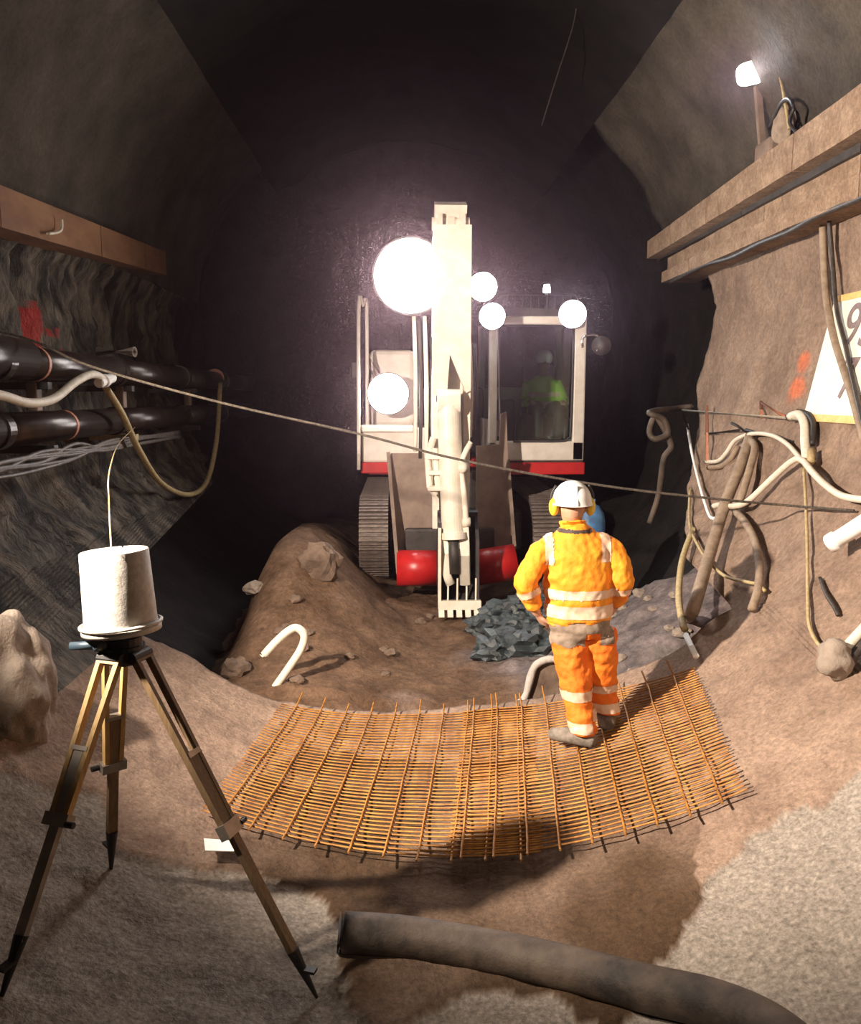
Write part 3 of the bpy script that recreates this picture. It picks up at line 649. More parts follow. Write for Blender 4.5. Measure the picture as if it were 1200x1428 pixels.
# trousers
bm = B_()
limb(bm, [M(807, 856, .02), hipC, M(810, 888, .02)], [(.185, .13), (.19, .135), (.17, .12)], 22, up=(0, 1, 0))
limb(bm, [M(792, 880, .02), M(796, 915, .01), knL, (knL + anL) / 2, anL + Vector((0, 0, .03)), anL - Vector((0, 0, .005))], [.115, .112, .098, .088, .085, .088], 18)
limb(bm, [M(833, 880, .02), M(837, 915, .05), knR, (knR + anR) / 2, anR + Vector((0, 0, .03)), anR - Vector((0, 0, .0))], [.112, .105, .092, .085, .082, .085], 18)
tm = remesh(bm, .008, 6)
wrinkle(tm, .013, .007)
tw = tm.copy()
TR = obj('trousers', tm, 'hivis_trouser', MAN, True); TR['label'] = 'orange high-visibility trousers'
sd = lambda c: c.x < (M(822, 950).x)
tb = lambda a, b, left: band(lambda c, n: M(800, b).z < c.z < M(800, a).z and sd(c) == left, 'reflective_band', 'reflective', TR, tw)
tb(958, 972, True); tb(1000, 1013, True); tb(957, 969, False); tb(985, 998, False)
band(lambda c, n: n.y < .25 and c.z > zz(897) + .03 * noise.noise(c * 14) and c.x < xm(814), 'seat_patch', 'dirty_cloth', TR, tw, .003)
band(lambda c, n: n.y < .25 and zz(895) < c.z and xm(836) < c.x < xm(856), 'rear_pocket', 'dirty_cloth', TR, tw, .003)
band(lambda c, n: n.y < .4 and zz(878) < c.z and xm(814) <= c.x <= xm(836), 'seat_patch', 'dirty_cloth', TR, tw, .003)
# boots
for an, d in ((anL, Vector((-.85, .55, 0))), (anR, Vector((.25, 1, 0)))):
    d.normalize(); bm = B_(); s = Vector((0, 0, -1))
    limb(bm, [an + Vector((0, 0, .07)), an + s * .03], [.064, .066], 14)
    limb(bm, [an - d * .085 + s * .055, an + d * .02 + s * .045, an + d * .14 + s * .055, an + d * .22 + s * .064], [(.054, .042), (.062, .055), (.062, .045), (.036, .034)], 14, up=(0, 0, 1))
    obj('boot', remesh(bm, .009, 4), 'boot', MAN, True)
# helmet with ear defenders
hc = headc + Vector((0, -.005, .045))
bm = B_(); prof = []
seg = 36
rr_ = [[bm.verts.new((hc.x + .118 * math.cos(a) * math.cos(e), hc.y + .145 * math.sin(a) * math.cos(e), hc.z - .015 + .125 * math.sin(e))) for a in [2 * PI * k / seg for k in range(seg)]] for e in [PI / 2 * j / 9 for j in range(9)]]
top = bm.verts.new((hc.x, hc.y, hc.z + .11))
for A, B in zip(rr_, rr_[1:]):
    for k in range(seg): bm.faces.new((A[k], A[(k + 1) % seg], B[(k + 1) % seg], B[k]))
for k in range(seg): bm.faces.new((rr_[-1][k], rr_[-1][(k + 1) % seg], top))
br = [bm.verts.new((hc.x + .126 * math.cos(a), hc.y + .155 * math.sin(a) + (.05 if math.sin(a) > .3 else 0), hc.z - .035)) for a in [2 * PI * k / seg for k in range(seg)]]
for k in range(seg): bm.faces.new((br[k], br[(k + 1) % seg], rr_[0][(k + 1) % seg], rr_[0][k]))
HL = obj('helmet', bm, 'helmet', MAN, True)
bm = B_(); obox(bm, hc + Vector((0, -.15, -.03)), hc + Vector((0, -.10, .09)), .012, .02); obj('helmet_ridge', bm, 'helmet', HL)
for sx in (-1, 1):
    bm = B_(); ball(bm, headc + Vector((sx * .112, -.01, -.005)), .05, .62, .95, 1.15, 16); e = obj('ear_defender', bm, 'ear_yellow', MAN, True)
    bm = B_(); tube(bm, smoothpath([headc + Vector((sx * .125, -.01, .02)), headc + Vector((sx * .128, -.005, .07)), hc + Vector((sx * .10, 0, .08))], 4), .007, 6); obj('headband', bm, 'black', e, True)

# operator in the cab
ox, oy, oz = 1.86, cf + 1.0, cb + .55
OP = thing('person', 'machine operator in green-yellow vest seated inside the excavator cab', 'person', (ox, oy, oz))
def O(x, y, z): return Vector((ox + x, oy + y, oz + z))
bm = B_(); ball(bm, O(0, -.1, .68), .10, .8, .98, 1.18); limb(bm, [O(0, -.02, .4), O(0, -.06, .58)], [.07, .06], 12)
ball(bm, O(0, -.2, .67), .018, .8, 1.2, 1.2, 10)
limb(bm, [O(0, 0, .0), O(0, .02, .25), O(0, 0, .42)], [(.16, .12), (.17, .12), (.16, .10)], 16)
for s in (-1, 1):
    limb(bm, [O(s * .2, 0, .42), O(s * .27, -.1, .16), O(s * .2, -.36, .16)], [.055, .045, .03], 12); hand(bm, O(s * .2, -.36, .16), (-s * .1, -1, -.1), (0, -.2, -1), s)
    limb(bm, [O(s * .1, -.02, .02), O(s * .14, -.42, .06), O(s * .13, -.5, -.3)], [.085, .065, .045], 12)
obj('body', remesh(bm, .010, 3), 'skin', OP, True)
bm = B_(); limb(bm, [O(0, 0, -.02), O(0, .02, .25), O(0, 0, .42), O(0, -.02, .5)], [(.20, .15), (.21, .15), (.2, .125), (.08, .075)], 18)
for s in (-1, 1): limb(bm, [O(s * .18, 0, .42), O(s * .27, -.1, .16), O(s * .215, -.31, .16)], [.075, .068, .05], 12)
jm2 = remesh(bm, .014, 3); jw2 = jm2.copy(); J2 = obj('jacket', jm2, 'hivis_green', OP, True)
band(lambda c, n: oz + .1 < c.z < oz + .16 and abs(c.x - ox) < .22, parent=J2, src=jw2); band(lambda c, n: oz + .22 < c.z < oz + .28 and abs(c.x - ox) < .22, parent=J2, src=jw2)
bm = B_()
for s in (-1, 1): limb(bm, [O(s * .09, .02, .02), O(s * .14, -.42, .07), O(s * .13, -.5, -.3)], [.11, .085, .065], 12)
obj('trousers', remesh(bm, .014, 3), 'ex_dark', OP, True)
bm = B_(); ball(bm, O(0, -.09, .73), .122, .95, 1.12, .85); h2 = obj('helmet', bm, 'helmet', OP, True)

# ------------------------------------------------------------------ SURVEY TRIPOD WITH UPTURNED BUCKET
fR, fL, fB = S(437, 1382, .02), S(4, 1384, .02), S(155, 1208, .02)
hd = P(172, 905, 3.42)
T = thing('tripod', 'wooden surveying tripod under the upturned white bucket', 'tripod', (hd.x, hd.y, (fR.z + fL.z) / 2))
bm = B_(); cyl(bm, hd - Vector((0, 0, .03)), hd + Vector((0, 0, .02)), .085, .085, 24); cyl(bm, hd - Vector((0, 0, .06)), hd - Vector((0, 0, .03)), .05, .07, 20)
for f in (fR, fL, fB):
    d = (f - hd); d.z = 0; d.normalize(); box_c = hd + d * .075 - Vector((0, 0, .02)); s = d.cross(Vector((0, 0, 1))); cyl(bm, box_c - s * .055, box_c + s * .055, .026, seg=14)
obj('tripod_head', bm, 'black', T)
for f, wm in ((fR, 'wood_dark'), (fL, 'wood'), (fB, 'wood')):
    d = (f - hd); d.z = 0; d.normalize(); s = d.cross(Vector((0, 0, 1))).normalized()
    top = hd + d * .085 - Vector((0, 0, .025)); ax = (f - top); L = ax.length; ax.normalize()
    bm = B_(); obox(bm, top - s * .05 + ax * 0, top + s * .05, .03, .03, up=ax); lg = obj('leg', bm, wm, T); lg['label'] = 'wooden extending tripod leg'
    for k in (-1, 1):
        bm = B_(); obox(bm, top + s * .042 * k, top + ax * L * .50 + s * .030 * k, .020, .030, up=d); obj('rail', bm, wm, lg)
    bm = B_(); obox(bm, top + ax * L * .30, f - ax * .16, .042, .026, up=d); obj('lower_section', bm, 'wood_dark' if f is not fL else 'tripod_metal', lg)
    bm = B_(); obox(bm, top + ax * L * .495, top + ax * L * .535, .105, .045, up=d); obj('clamp', bm, 'tripod_metal', lg)
    bm = B_(); cyl(bm, top + ax * L * .515 + d * .02 - s * .05, top + ax * L * .515 + d * .02 - s * .085, .012, seg=10); obj('clamp_screw', bm, 'black', lg)
    bm = B_(); cyl(bm, f - ax * .18, f + ax * .03, .026, .006, 14); obox(bm, f - ax * .10 - d * .0, f - ax * .10 + d * .06, .035, .012); obj('foot_spike', bm, 'black', lg)
    bm = B_(); obox(bm, top + ax * L * .285, top + ax * L * .30, .075, .034, up=d); obj('end_fitting', bm, 'tripod_metal', lg)
# instrument under the bucket
ic = hd + Vector((0, 0, .02))
I = thing('surveying_instrument', 'dark surveying instrument between tripod head and white bucket', 'instrument', ic)
bm = B_(); cyl(bm, ic, ic + Vector((0, 0, .035)), .075, .075, 20)
for k in range(3): a = 2 * PI * k / 3; cyl(bm, ic + Vector((.055 * math.cos(a), .055 * math.sin(a), .03)), ic + Vector((.055 * math.cos(a), .055 * math.sin(a), .07)), .018, seg=12)
cyl(bm, ic + Vector((0, 0, .065)), ic + Vector((0, 0, .10)), .08, .07, 20); obj('tribrach', bm, 'black', I)
bm = B_(); box(bm, ic + Vector((-.07, -.06, .10)), ic + Vector((.07, .06, .30)), .02); obj('housing', bm, 'black', I)
bm = B_(); e0, e1 = P(98, 901, 3.36), P(150, 899, 3.36); cyl(bm, e0, e1, .016, .02, 14); cyl(bm, e1, ic + Vector((0, 0, .05)), .012, seg=8); cyl(bm, P(132, 900, 3.36), P(145, 899, 3.36), .026, seg=14); obj('side_handle', bm, 'instrument', I, True)
# bucket: rim down, slightly askew
bt = P(165, 768, 3.42); bb = P(170, 880, 3.42)
bm = B_(); h = (bt - bb).length; ppm = 1200 / 3.5
r0 = 104 / ppm / 2 * .985; r1 = 89 / ppm / 2
lathe(bm, (0, 0, 0), [(r0 - .012, .0), (r0 + .006, .0), (r0 + .006, .022), (r0 - .004, .026), (r0 - .008, .05), (r1 + .003, h - .004), (r1, h), (r1 - .004, h), (r1 - .01, h - .004), (.0005, h - .004)], 40)
lathe(bm, (0, 0, 0), [(r0 - .012, .0), (r1 - .004, h - .012), (.0005, h - .012)], 40)
M4 = Matrix.Translation(bb) @ Matrix.Rotation(math.radians(-3.4), 4, 'Y') @ Matrix.Rotation(math.radians(-2), 4, 'X') @ Matrix.Rotation(math.radians(0), 4, 'Z')
for v in bm.verts: v.co = M4 @ v.co
BK = tag(obj('bucket', bm, 'bucket_white', smooth=False), 'white plastic bucket upside down on the surveying tripod', 'bucket')
for p in BK.data.polygons: p.use_smooth = True
bm = B_()
for v in lathe(bm, (0, 0, 0), [(r0 + .004, .026), (r0 + .013, .028), (r0 + .013, .036), (r0 + .002, .040)], 40): pass
for v in bm.verts: v.co = M4 @ v.co
obj('rim', bm, 'bucket_white', BK, True)

# ------------------------------------------------------------------ STEEL REINFORCING MESH
YN = [(-20, 4.22), (0, 4.1), (10, 4.02), (20, 3.98), (28, 3.92), (34, 3.9)]
YF = [(-17, 6.02), (0, 6.18), (10, 6.12), (24, 5.83), (34, 5.47)]
def mp(u, v, lift):
    th0 = -19.9 + (3.4) * v; th1 = 28.4 + 5.0 * v; th = th0 + (th1 - th0) * u
    Y = lerp_tab(YN, th) * (1 - v) + lerp_tab(YF, th) * v
    z = lift + .010 * noise.noise(Vector((th * .06, Y * 1.1, 2))) + .035 * (1 - v) ** 3
    return ring(th, Y, R - z)
def mat_mesh(u0, u1, v0, v1, nu, nv, lift, label, ph):
    c = mp((u0 + u1) / 2, .5, lift); t = thing('reinforcing_mesh', label, 'steel mesh', c, 'sheets of reinforcing mesh on the tunnel invert')
    for i in range(nu):
        u = u0 + (u1 - u0) * (i + ph) / nu; e = .012 * random.random()
        bm = B_(); tube(bm, [mp(u + .002 * noise.noise(Vector((i, k * .6, ph))), v0 - .02 - e + (v1 - v0 + .05 + e + .02 * random.random()) * k / 16, lift + .009 + (0 if k < 16 else .03 + .06 * random.random())) for k in range(17)], .0065, 5); obj('long_wire', bm, 'rust_wire', t)
    for j in range(nv):
        v = v0 + (v1 - v0) * (j + .5) / nv + .002 * random.uniform(-1, 1); a = u0 - .006 * random.random() - .004; b = u1 + .006 * random.random() + .004
        bm = B_(); tube(bm, [mp(a + (b - a) * k / 18, v + .0015 * noise.noise(Vector((k * .5, j * 3.1, ph))), lift) for k in range(19)], .0055, 4); obj('cross_wire', bm, 'rust_wire', t)
mat_mesh(-.005, .62, .0, 1.0, 10, 42, .034, 'rust-orange reinforcing mesh sheet, the one with the white tag, nearest the tripod', .5)
mat_mesh(.46, 1.0, .0, .99, 9, 44, .050, 'rust-orange reinforcing mesh sheet the worker stands on, nearest the lit wall', .35)
for k in range(30):                                        # loose spike ends along the far edge belong to the sheet
    pass
p0, p1, p2, p3 = (S(x, y, .085) for x, y in ((284, 1169), (325, 1172), (326, 1187), (286, 1186)))
bm = B_(); f = [bm.verts.new(p) for p in (p0, p1, p2, p3)]; bk_ = [bm.verts.new(p.co + Vector((0, 0, -.004))) for p in f]; bm.faces.new(f); bm.faces.new(bk_[::-1])
for i in range(4): bm.faces.new((f[i], bk_[i], bk_[(i + 1) % 4], f[(i + 1) % 4]))
tag(obj('paper_tag', bm, 'paper'), 'small white paper tag on the corner of the rusty mesh', 'tag')

# ------------------------------------------------------------------ BIG HOSE ON THE FLOOR
pts = [S(472, 1300, .085), S(560, 1306, .085), S(660, 1322, .085), (S(780, 1347, .085)), S(900, 1378, .085), S(1000, 1402, .085), S(1080, 1440, .085), S(1140, 1500, .085), S(1180, 1600, .085)]
sp = smoothpath(pts, 8); bm = B_()
o_ = tube(bm, sp, .085, 24, cap=False); i_ = tube(bm, sp, .068, 24, cap=False)
for a, b in ((o_[0], i_[0]), (o_[-1], i_[-1])):
    for k in range(24): bm.faces.new((a[k], a[(k + 1) % 24], b[(k + 1) % 24], b[k]))
tag(obj('suction_hose', bm, 'rubber_dark', smooth=True), 'thick dark rubber hose lying across the floor in front of the mesh', 'hose')

# ------------------------------------------------------------------ PIPES AND CABLES, DARK WALL
def wallpipe(a, b, dia, label):
    p, q = XP(*a, -2.72), XP(*b, -2.72); d = (q - p).normalized(); q = p + d * 9.6; p = p - d * 2.5
    t = thing('steam_pipe', label, 'pipe', (p.x, (p.y + q.y) / 2, p.z - dia / 2)); t.name = 'steel_pipe'
    n = 5; L = (q - p).length
    for k in range(n):
        bm = B_(); cyl(bm, p + d * L * k / n, p + d * (L * (k + 1) / n - .004), dia / 2, seg=28); obj('pipe_section', bm, 'steel_pipe', t, True)
    for k in range(1, n):
        bm = B_(); cyl(bm, p + d * (L * k / n - .05), p + d * (L * k / n + .05), dia / 2 * 1.12, seg=28); obj('flange', bm, 'steel_pipe', t)
    return t, p, q, d
def ringclamp(t, px, py, dia, d):
    c = XP(px, py, -2.72); bm = B_(); cyl(bm, c - d * .02, c + d * .02, dia / 2 * 1.05, seg=28); obj('pipe_clamp', bm, 'clamp', t)
t1, p1_, q1_, d1 = wallpipe((0, 503), (455, 545), .25, 'upper dark steel pipe along the rock wall'); ringclamp(t1, 46, 507, .25, d1); ringclamp(t1, 300, 527, .25, d1)
t2, p2_, q2_, d2 = wallpipe((0, 600), (455, 563), .235, 'lower dark steel pipe along the rock wall'); ringclamp(t2, 88, 593, .235, d2)
c = XP(20, 500, -2.72); bm = B_(); cyl(bm, c - d1 * 1.2, c + d1 * .12, .145, seg=28); obj('coupling_sleeve', bm, 'steel_pipe', t1, True)
# brackets that carry the two pipes
for i, px in enumerate((36, 160, 255)):
    a = XP(px, 520 + px * .03, -2.75); z0 = p2_.z + (q2_.z - p2_.z) * (a.y - p2_.y) / (q2_.y - p2_.y)
    t = thing('pipe_bracket', ['pipe bracket nearest us, by the white hose', 'pipe bracket under the white hose fitting', 'pipe bracket by the far end of the tan hose loop'][i], 'bracket', (-2.8, a.y, z0), 'brackets holding the pipes')
    bm = B_(); box(bm, (-3.25, a.y - .04, z0 - .19), (-2.56, a.y + .04, z0 - .13), .005); obj('lower_arm', bm, 'hose_tan' if i == 1 else 'ex_dark', t)
    bm = B_(); zz1 = p1_.z + (q1_.z - p1_.z) * (a.y - p1_.y) / (q1_.y - p1_.y); box(bm, (-3.25, a.y - .04, zz1 - .19), (-2.58, a.y + .04, zz1 - .135), .005); obj('upper_arm', bm, 'ex_dark', t)
    bm = B_(); box(bm, (-2.74, a.y - .05, z0 + .12), (-2.66, a.y + .05, zz1 - .14), .01); obj('spacer', bm, 'ex_grey', t)
def W(px, py, X=-2.5): return XP(px, py, X)
hose('air_hose', 'hose_white', [W(-60, 545), W(0, 551), W(40, 562), W(75, 556), W(105, 533), W(128, 522), W(144, 528)], .032, 'cream hose drooping in front of the two dark pipes', seg=12)
bm = B_(); a, b = W(138, 534), W(156, 527); cyl(bm, a, b, .042, seg=14); cyl(bm, a + (b - a) * .3, a + (b - a) * .5, .055, seg=14); tag(obj('hose_fitting', bm, 'paper'), 'white fitting where the cream and tan hoses meet', 'fitting')
hose('air_hose', 'hose_tan', [W(147, 540), W(170, 577), W(195, 630), W(225, 674), W(262, 690, -2.45), W(288, 672, -2.4), W(302, 612, -2.4), W(307, 535, -2.45)], .030, 'tan hose hanging in a deep loop below the pipes', seg=12)
bw_ = P(160, 763, 3.42)
hose('string', 'hose_tan', [W(188, 596, -2.45), W(166, 618, -2.3), P(153, 655, 4.4), P(152, 700, 3.9), P(155, 763, 3.46)], .0035, 'thin cord hanging from the tan hose down to the white bucket', 'cord')
for k in range(7):
    o = [random.uniform(-1, 1) for _ in range(8)]
    hose('power_cable', 'cable_grey', [W(-80, 672 + 6 * o[0], -2.6), W(0, 655 + 12 * o[1], -2.58), W(55, 645 + 14 * o[2], -2.56), W(105, 630 + 12 * o[3], -2.56), W(150, 622 + 7 * o[4], -2.58), W(205, 613 + 5 * o[5], -2.62), W(250, 606 + 5 * o[6], -2.65)], .016, 'grey cable in the bundle sagging under the lower pipe', 'cable', 'cables under the lower pipe', 6)
bm = B_(); c = XP(177, 491, -2.85); rs = tube(bm, [c + Vector((-.3, .0, 0)), c + Vector((.10, -.06, 0))], .055, 18, cap=False); ri = tube(bm, [c + Vector((-.3, .0, 0)), c + Vector((.10, -.06, 0))], .04, 18, cap=False)
for k in range(18): bm.faces.new((rs[-1][k], rs[-1][(k + 1) % 18], ri[-1][(k + 1) % 18], ri[-1][k]))
tag(obj('pipe_stub', bm, 'rock_pale', smooth=True), 'small open pipe end poking out above the upper dark pipe', 'pipe')
hose('hook', 'hose_white', [XP(66, 326, -2.93), XP(80, 324, -2.93), XP(86, 319, -2.93), XP(86, 306, -2.93)], .012, 'small pale hook on the brown timber ledge', 'hook')
hose('tension_rope', 'rope', [XP(0, 462, -2.75) + Vector((-.2, -.6, .05)), XP(0, 462, -2.75), P(60, 481, 6.1), P(130, 512, 6.05), P(310, 562, 6.05), P(500, 605, 6.05), P(610, 634, 6.05), P(720, 657, 6.05), P(860, 680, 6.05), P(1000, 696, 6.0), P(1100, 705, 6.0), S(1190, 712, .07)], .009, 'long dark rope stretched across the tunnel in front of the excavator', 'rope')
hose('cable', 'cable_black', [P(806, 0, 9.2) + Vector((0, 0, .2)), P(800, 30, 9.4), P(775, 110, 9.9), P(755, 175, 10.3)], .008, 'thin black cable hanging from the tunnel crown', 'cable')

# ------------------------------------------------------------------ LIT WALL: SIGN, LAMP, HOSES
def X_(px, py, off=.08): return S(px, py, off)
s_a, s_b = S(1141, 588, .07), S(1141, 419, .07); zBm = s_a.z; zT = s_b.z; yA = (s_a.y + s_b.y) / 2; yB = yA - 1.1
tilt = math.atan2(s_b.x - s_a.x, zT - zBm); SH = (zT - zBm) / math.cos(tilt)
SM = Matrix.Translation(((s_a.x, yA, zBm))) @ Matrix.Rotation(tilt, 4, 'Y')       # local: -X toward us, -Y along the board, Z up
SG = thing('sign_board', 'white board with orange edges and dark numbers on the lit wall', 'sign', (s_a.x, (yA + yB) / 2, zBm))
def signbox(lo, hi, nm, m):
    bm = B_(); box(bm, lo, hi)
    for v in bm.verts: v.co = SM @ v.co
    obj(nm, bm, m, SG)
signbox((0, -1.1, 0), (.03, 0, SH), 'panel', 'sign_white'); signbox((-.006, -1.1, SH - .05), (0, 0, SH), 'edge_strip', 'sign_orange'); signbox((-.006, -1.1, 0), (0, 0, .055), 'edge_strip', 'sign_orange')
def text(s, y, z, size, name):
    cu = bpy.data.curves.new('t', 'FONT'); cu.body = s; cu.size = size; cu.extrude = .002
    o = bpy.data.objects.new('t', cu); COL.objects.link(o); dg = bpy.context.evaluated_depsgraph_get(); me = bpy.data.meshes.new_from_object(o.evaluated_get(dg)); bpy.data.objects.remove(o)
    me.transform(SM @ Matrix.Translation((-.004, y, z)) @ Matrix(((0, 0, -1, 0), (-1, 0, 0, 0), (0, 1, 0, 0), (0, 0, 0, 1))))
    return obj(name, me, 'sign_ink', SG)
text('95', -.28, SH - .42, .48, 'lettering'); text('7', -.42, SH - .80, .44, 'lettering')
# floodlight on its bracket above the ledge
lc = XP(1047, 102, 2.95); zl0 = zt0 + (zt1 - zt0) * (lc.y - ya.y) / (yb.y - ya.y)
FL = thing('floodlight', 'lit floodlight on a bracket standing on the ledge', 'floodlight', (3.12, lc.y, zl0))
nd = Vector((-.62, -.68, -.28)).normalized(); x, y, d = basis(nd)
bm = B_(); A = []
for t, s in ((0, 1.0), (-.05, 1.0), (-.14, .6)):
    A.append([bm.verts.new(lc + nd * t + x * .13 * s * math.copysign(abs(math.cos(a)) ** .6, math.cos(a)) + y * .095 * s * math.copysign(abs(math.sin(a)) ** .6, math.sin(a))) for a in [2 * PI * k / 24 for k in range(24)]])
for a, b in zip(A, A[1:]):
    for k in range(24): bm.faces.new((a[k], a[(k + 1) % 24], b[(k + 1) % 24], b[k]))
bm.faces.new(A[-1]); hs = obj('lamp_housing', bm, 'black', FL)
bm = B_(); rim = [bm.verts.new(lc + nd * .003 + x * .125 * math.copysign(abs(math.cos(a)) ** .6, math.cos(a)) + y * .09 * math.copysign(abs(math.sin(a)) ** .6, math.sin(a))) for a in [2 * PI * k / 24 for k in range(24)]]; bm.faces.new(rim); obj('lens', bm, 'lens_lamp', hs)
hb = lc - nd * .12
bm = B_(); obox(bm, hb, Vector((3.10, lc.y + .02, zl0)), .05, .05); obj('post', bm, 'ex_grey', FL)
bm = B_(); p = XP(1078, 62, 3.05); tube(bm, [p, XP(1092, 132, 3.08), XP(1100, 180, 3.1)], .012, 6); obj('mast', bm, 'hose_tan', FL)
bm = B_(); tube(bm, smoothpath([XP(1072, 180, 3.06), XP(1085, 150, 3.06), XP(1097, 138, 3.06), XP(1106, 150, 3.06), XP(1100, 170, 3.06), XP(1112, 186, 3.1)], 5), .014, 8); obj('cable_coil', bm, 'black', FL, True)
bm = B_(); box(bm, Vector((3.05, lc.y - .2, zl0)), Vector((3.2, lc.y + .12, zl0 + .16)), .03); obj('base_bracket', bm, 'ex_grey', FL)
bm = B_(); bmesh.ops.create_icosphere(bm, subdivisions=3, radius=1)
for v in bm.verts: v.co = XP(1092, 172, 3.14) + Vector((v.co.x * .07, v.co.y * .13, v.co.z * .17)) * (1 + .5 * noise.fractal(v.co * 1.8, 1, 2, 3))
obj('rag', bm, 'dirty_cloth', FL, True)
spot('floodlight_lamp', lc + nd * .03, lc + nd * 3, 40, 160, .8, (.9, .95, 1), .1)

G = 'hoses on the lit wall'
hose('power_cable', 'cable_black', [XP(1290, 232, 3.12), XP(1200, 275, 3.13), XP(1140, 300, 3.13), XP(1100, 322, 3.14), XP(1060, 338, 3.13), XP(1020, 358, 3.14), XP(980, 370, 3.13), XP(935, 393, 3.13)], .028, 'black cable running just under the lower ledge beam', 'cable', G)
hose('water_hose', 'hose_brown', [X_(1046, 608, .10), X_(1032, 650, .14), X_(1010, 705, .16), X_(987, 780, .16), X_(966, 850, .2), Vector((2.35, 6.9, .52)), P(918, 950, 6.5)], .048, 'thick brown hose running down the wall to the mesh edge', group=G, seg=12)
hose('water_hose', 'hose_brown', [X_(1040, 612, .1), X_(1052, 622, .12), X_(1046, 650, .13), X_(1034, 690, .13), X_(1026, 706, .1)], .032, 'short brown hose loop next to the thick brown hose', group=G, seg=10)
hose('water_hose', 'hose_tan', [X_(966, 738, .08), X_(951, 780, .12), X_(946, 830, .14), X_(951, 868, .14), X_(955, 878, .12)], .026, 'pale hose curving down left of the thick brown hose', group=G, seg=10)
hose('water_hose', 'hose_white', [X_(994, 706, .12), X_(1005, 704, .12), X_(1022, 706, .14), X_(1042, 699, .14), X_(1075, 668, .14), X_(1104, 643, .14), X_(1118, 642, .13), X_(1132, 658, .13), X_(1150, 676, .13), X_(1175, 692, .13), X_(1215, 698, .12)], .024, 'cream hose climbing from the rope then sagging below the sign', group=G, seg=10)
hose('water_hose', 'hose_white', [X_(983, 644, .08), X_(1000, 643, .1), X_(1012, 632, .11), X_(1025, 614, .12), X_(1048, 605, .12), X_(1075, 607, .12), X_(1098, 620, .12), X_(1118, 643, .11)], .019, 'cream hose arching over the thick brown hose', group=G, seg=8)
hose('water_hose', 'paper', [X_(958, 592, .07), X_(964, 630, .1), X_(974, 672, .1), X_(982, 700, .1), X_(990, 721, .08), X_(1000, 722, .07)], .014, 'thin white hose slanting down from the steel bar rack', group=G)
hose('water_hose', 'hose_brown', [X_(1025, 714, .09), X_(1036, 725, .1), X_(1050, 750, .1), X_(1058, 785, .09), X_(1057, 820, .09), X_(1048, 850, .08)], .03, 'brown hose arc hanging below the rope', group=G, seg=10)
hose('water_hose', 'hose_tan', [X_(962, 680, .06), X_(961, 730, .08), X_(975, 765, .1), X_(990, 785, .1), X_(1010, 803, .1), X_(1038, 811, .09), X_(1056, 815, .08), X_(1066, 824, .07)], .013, 'thin tan line looping across the brown hoses', group=G)
hose('water_hose', 'hose_tan', [X_(1120, 650, .07), X_(1123, 700, .07), X_(1125, 760, .07), X_(1126, 840, .07), X_(1128, 872, .07), X_(1138, 895, .07), X_(1152, 908, .07)], .011, 'thin tan line hanging straight down to the pale bag', group=G)
hose('water_hose', 'hose_brown', [X_(988, 652, .05), X_(1005, 650, .06), X_(1018, 640, .07), X_(1028, 622, .07)], .026, 'mauve-brown hose bend behind the cream arch', group=G)
hose('power_cable', 'hose_brown', [X_(1146, 296, .1), X_(1148, 360, .1), X_(1152, 420, .11), X_(1162, 470, .12), X_(1176, 515, .12), X_(1190, 560, .12), X_(1206, 620, .12)], .028, 'thick grey-brown cable hanging from the ledge across the sign board', 'cable', G)
hose('power_cable', 'cable_black', [X_(1155, 300, .12), X_(1160, 360, .12), X_(1166, 430, .13), X_(1178, 480, .14), X_(1190, 535, .13), X_(1205, 600, .13)], .018, 'black cable hanging from the ledge across the sign board', 'cable', G)
bm = B_(); a, b = X_(1158, 758, .16), X_(1230, 712, .16); cyl(bm, a, b, .05, seg=18); cyl(bm, a, a + (b - a) * .12, .062, seg=18); tag(obj('pipe_end', bm, 'paper', smooth=True), 'stubby white pipe poking in at the edge of the picture', 'pipe')
# bar frame
FRM = thing('bar_rack', 'rusty steel bar rack carrying the hoses on the lit wall', 'rack', X_(1030, 640, .05), None)
def bar(a, b, r, m, nm):
    bm = B_(); tube(bm, [a, b], r, 6); obj(nm, bm, m, FRM, True)
bar(X_(950, 572, .16), X_(1112, 584, .12), .014, 'hose_white', 'rail'); bar(X_(985, 566, .16), X_(986, 642, .1), .016, 'clamp', 'upright'); bar(X_(1020, 590, .1), X_(1045, 606, .12), .014, 'ex_dark', 'brace'); bar(X_(984, 605, .1), X_(1030, 600, .12), .014, 'ex_dark', 'brace'); bar(X_(950, 572, .16), X_(962, 606, .06), .012, 'ex_dark', 'brace'); bar(X_(1040, 600, .1), X_(1100, 616, .08), .02, 'ex_dark', 'lower_rail'); bar(X_(1060, 562, .06), X_(1092, 580, .06), .014, 'clamp', 'brace'); bar(X_(1060, 560, .06), X_(1062, 582, .1), .014, 'clamp', 'upright')
V = thing('valve', 'pale pipe valve with dark handle under the sign board', 'valve', X_(1118, 620, .06))
bm = B_(); tube(bm, smoothpath([X_(1100, 582, .12), X_(1113, 578, .12), X_(1121, 590, .12), X_(1122, 615, .12), X_(1124, 640, .1)], 5), .035, 12); obj('valve_body', bm, 'hose_white', V, True)
bm = B_(); tube(bm, smoothpath([X_(1112, 574, .1), X_(1126, 578, .1), X_(1134, 592, .09), X_(1132, 620, .08)], 5), .022, 10); obj('handle', bm, 'ex_dark', V, True)
bm = B_(); cyl(bm, X_(1131, 628, .1), X_(1130, 645, .1), .028, seg=12); obj('brass_nut', bm, 'hose_tan', V, True)
hose('stick', 'paper', [X_(956, 886, .12), X_(970, 915, .10)], .022, 'short white stick by the end of the thick brown hose', 'stick')
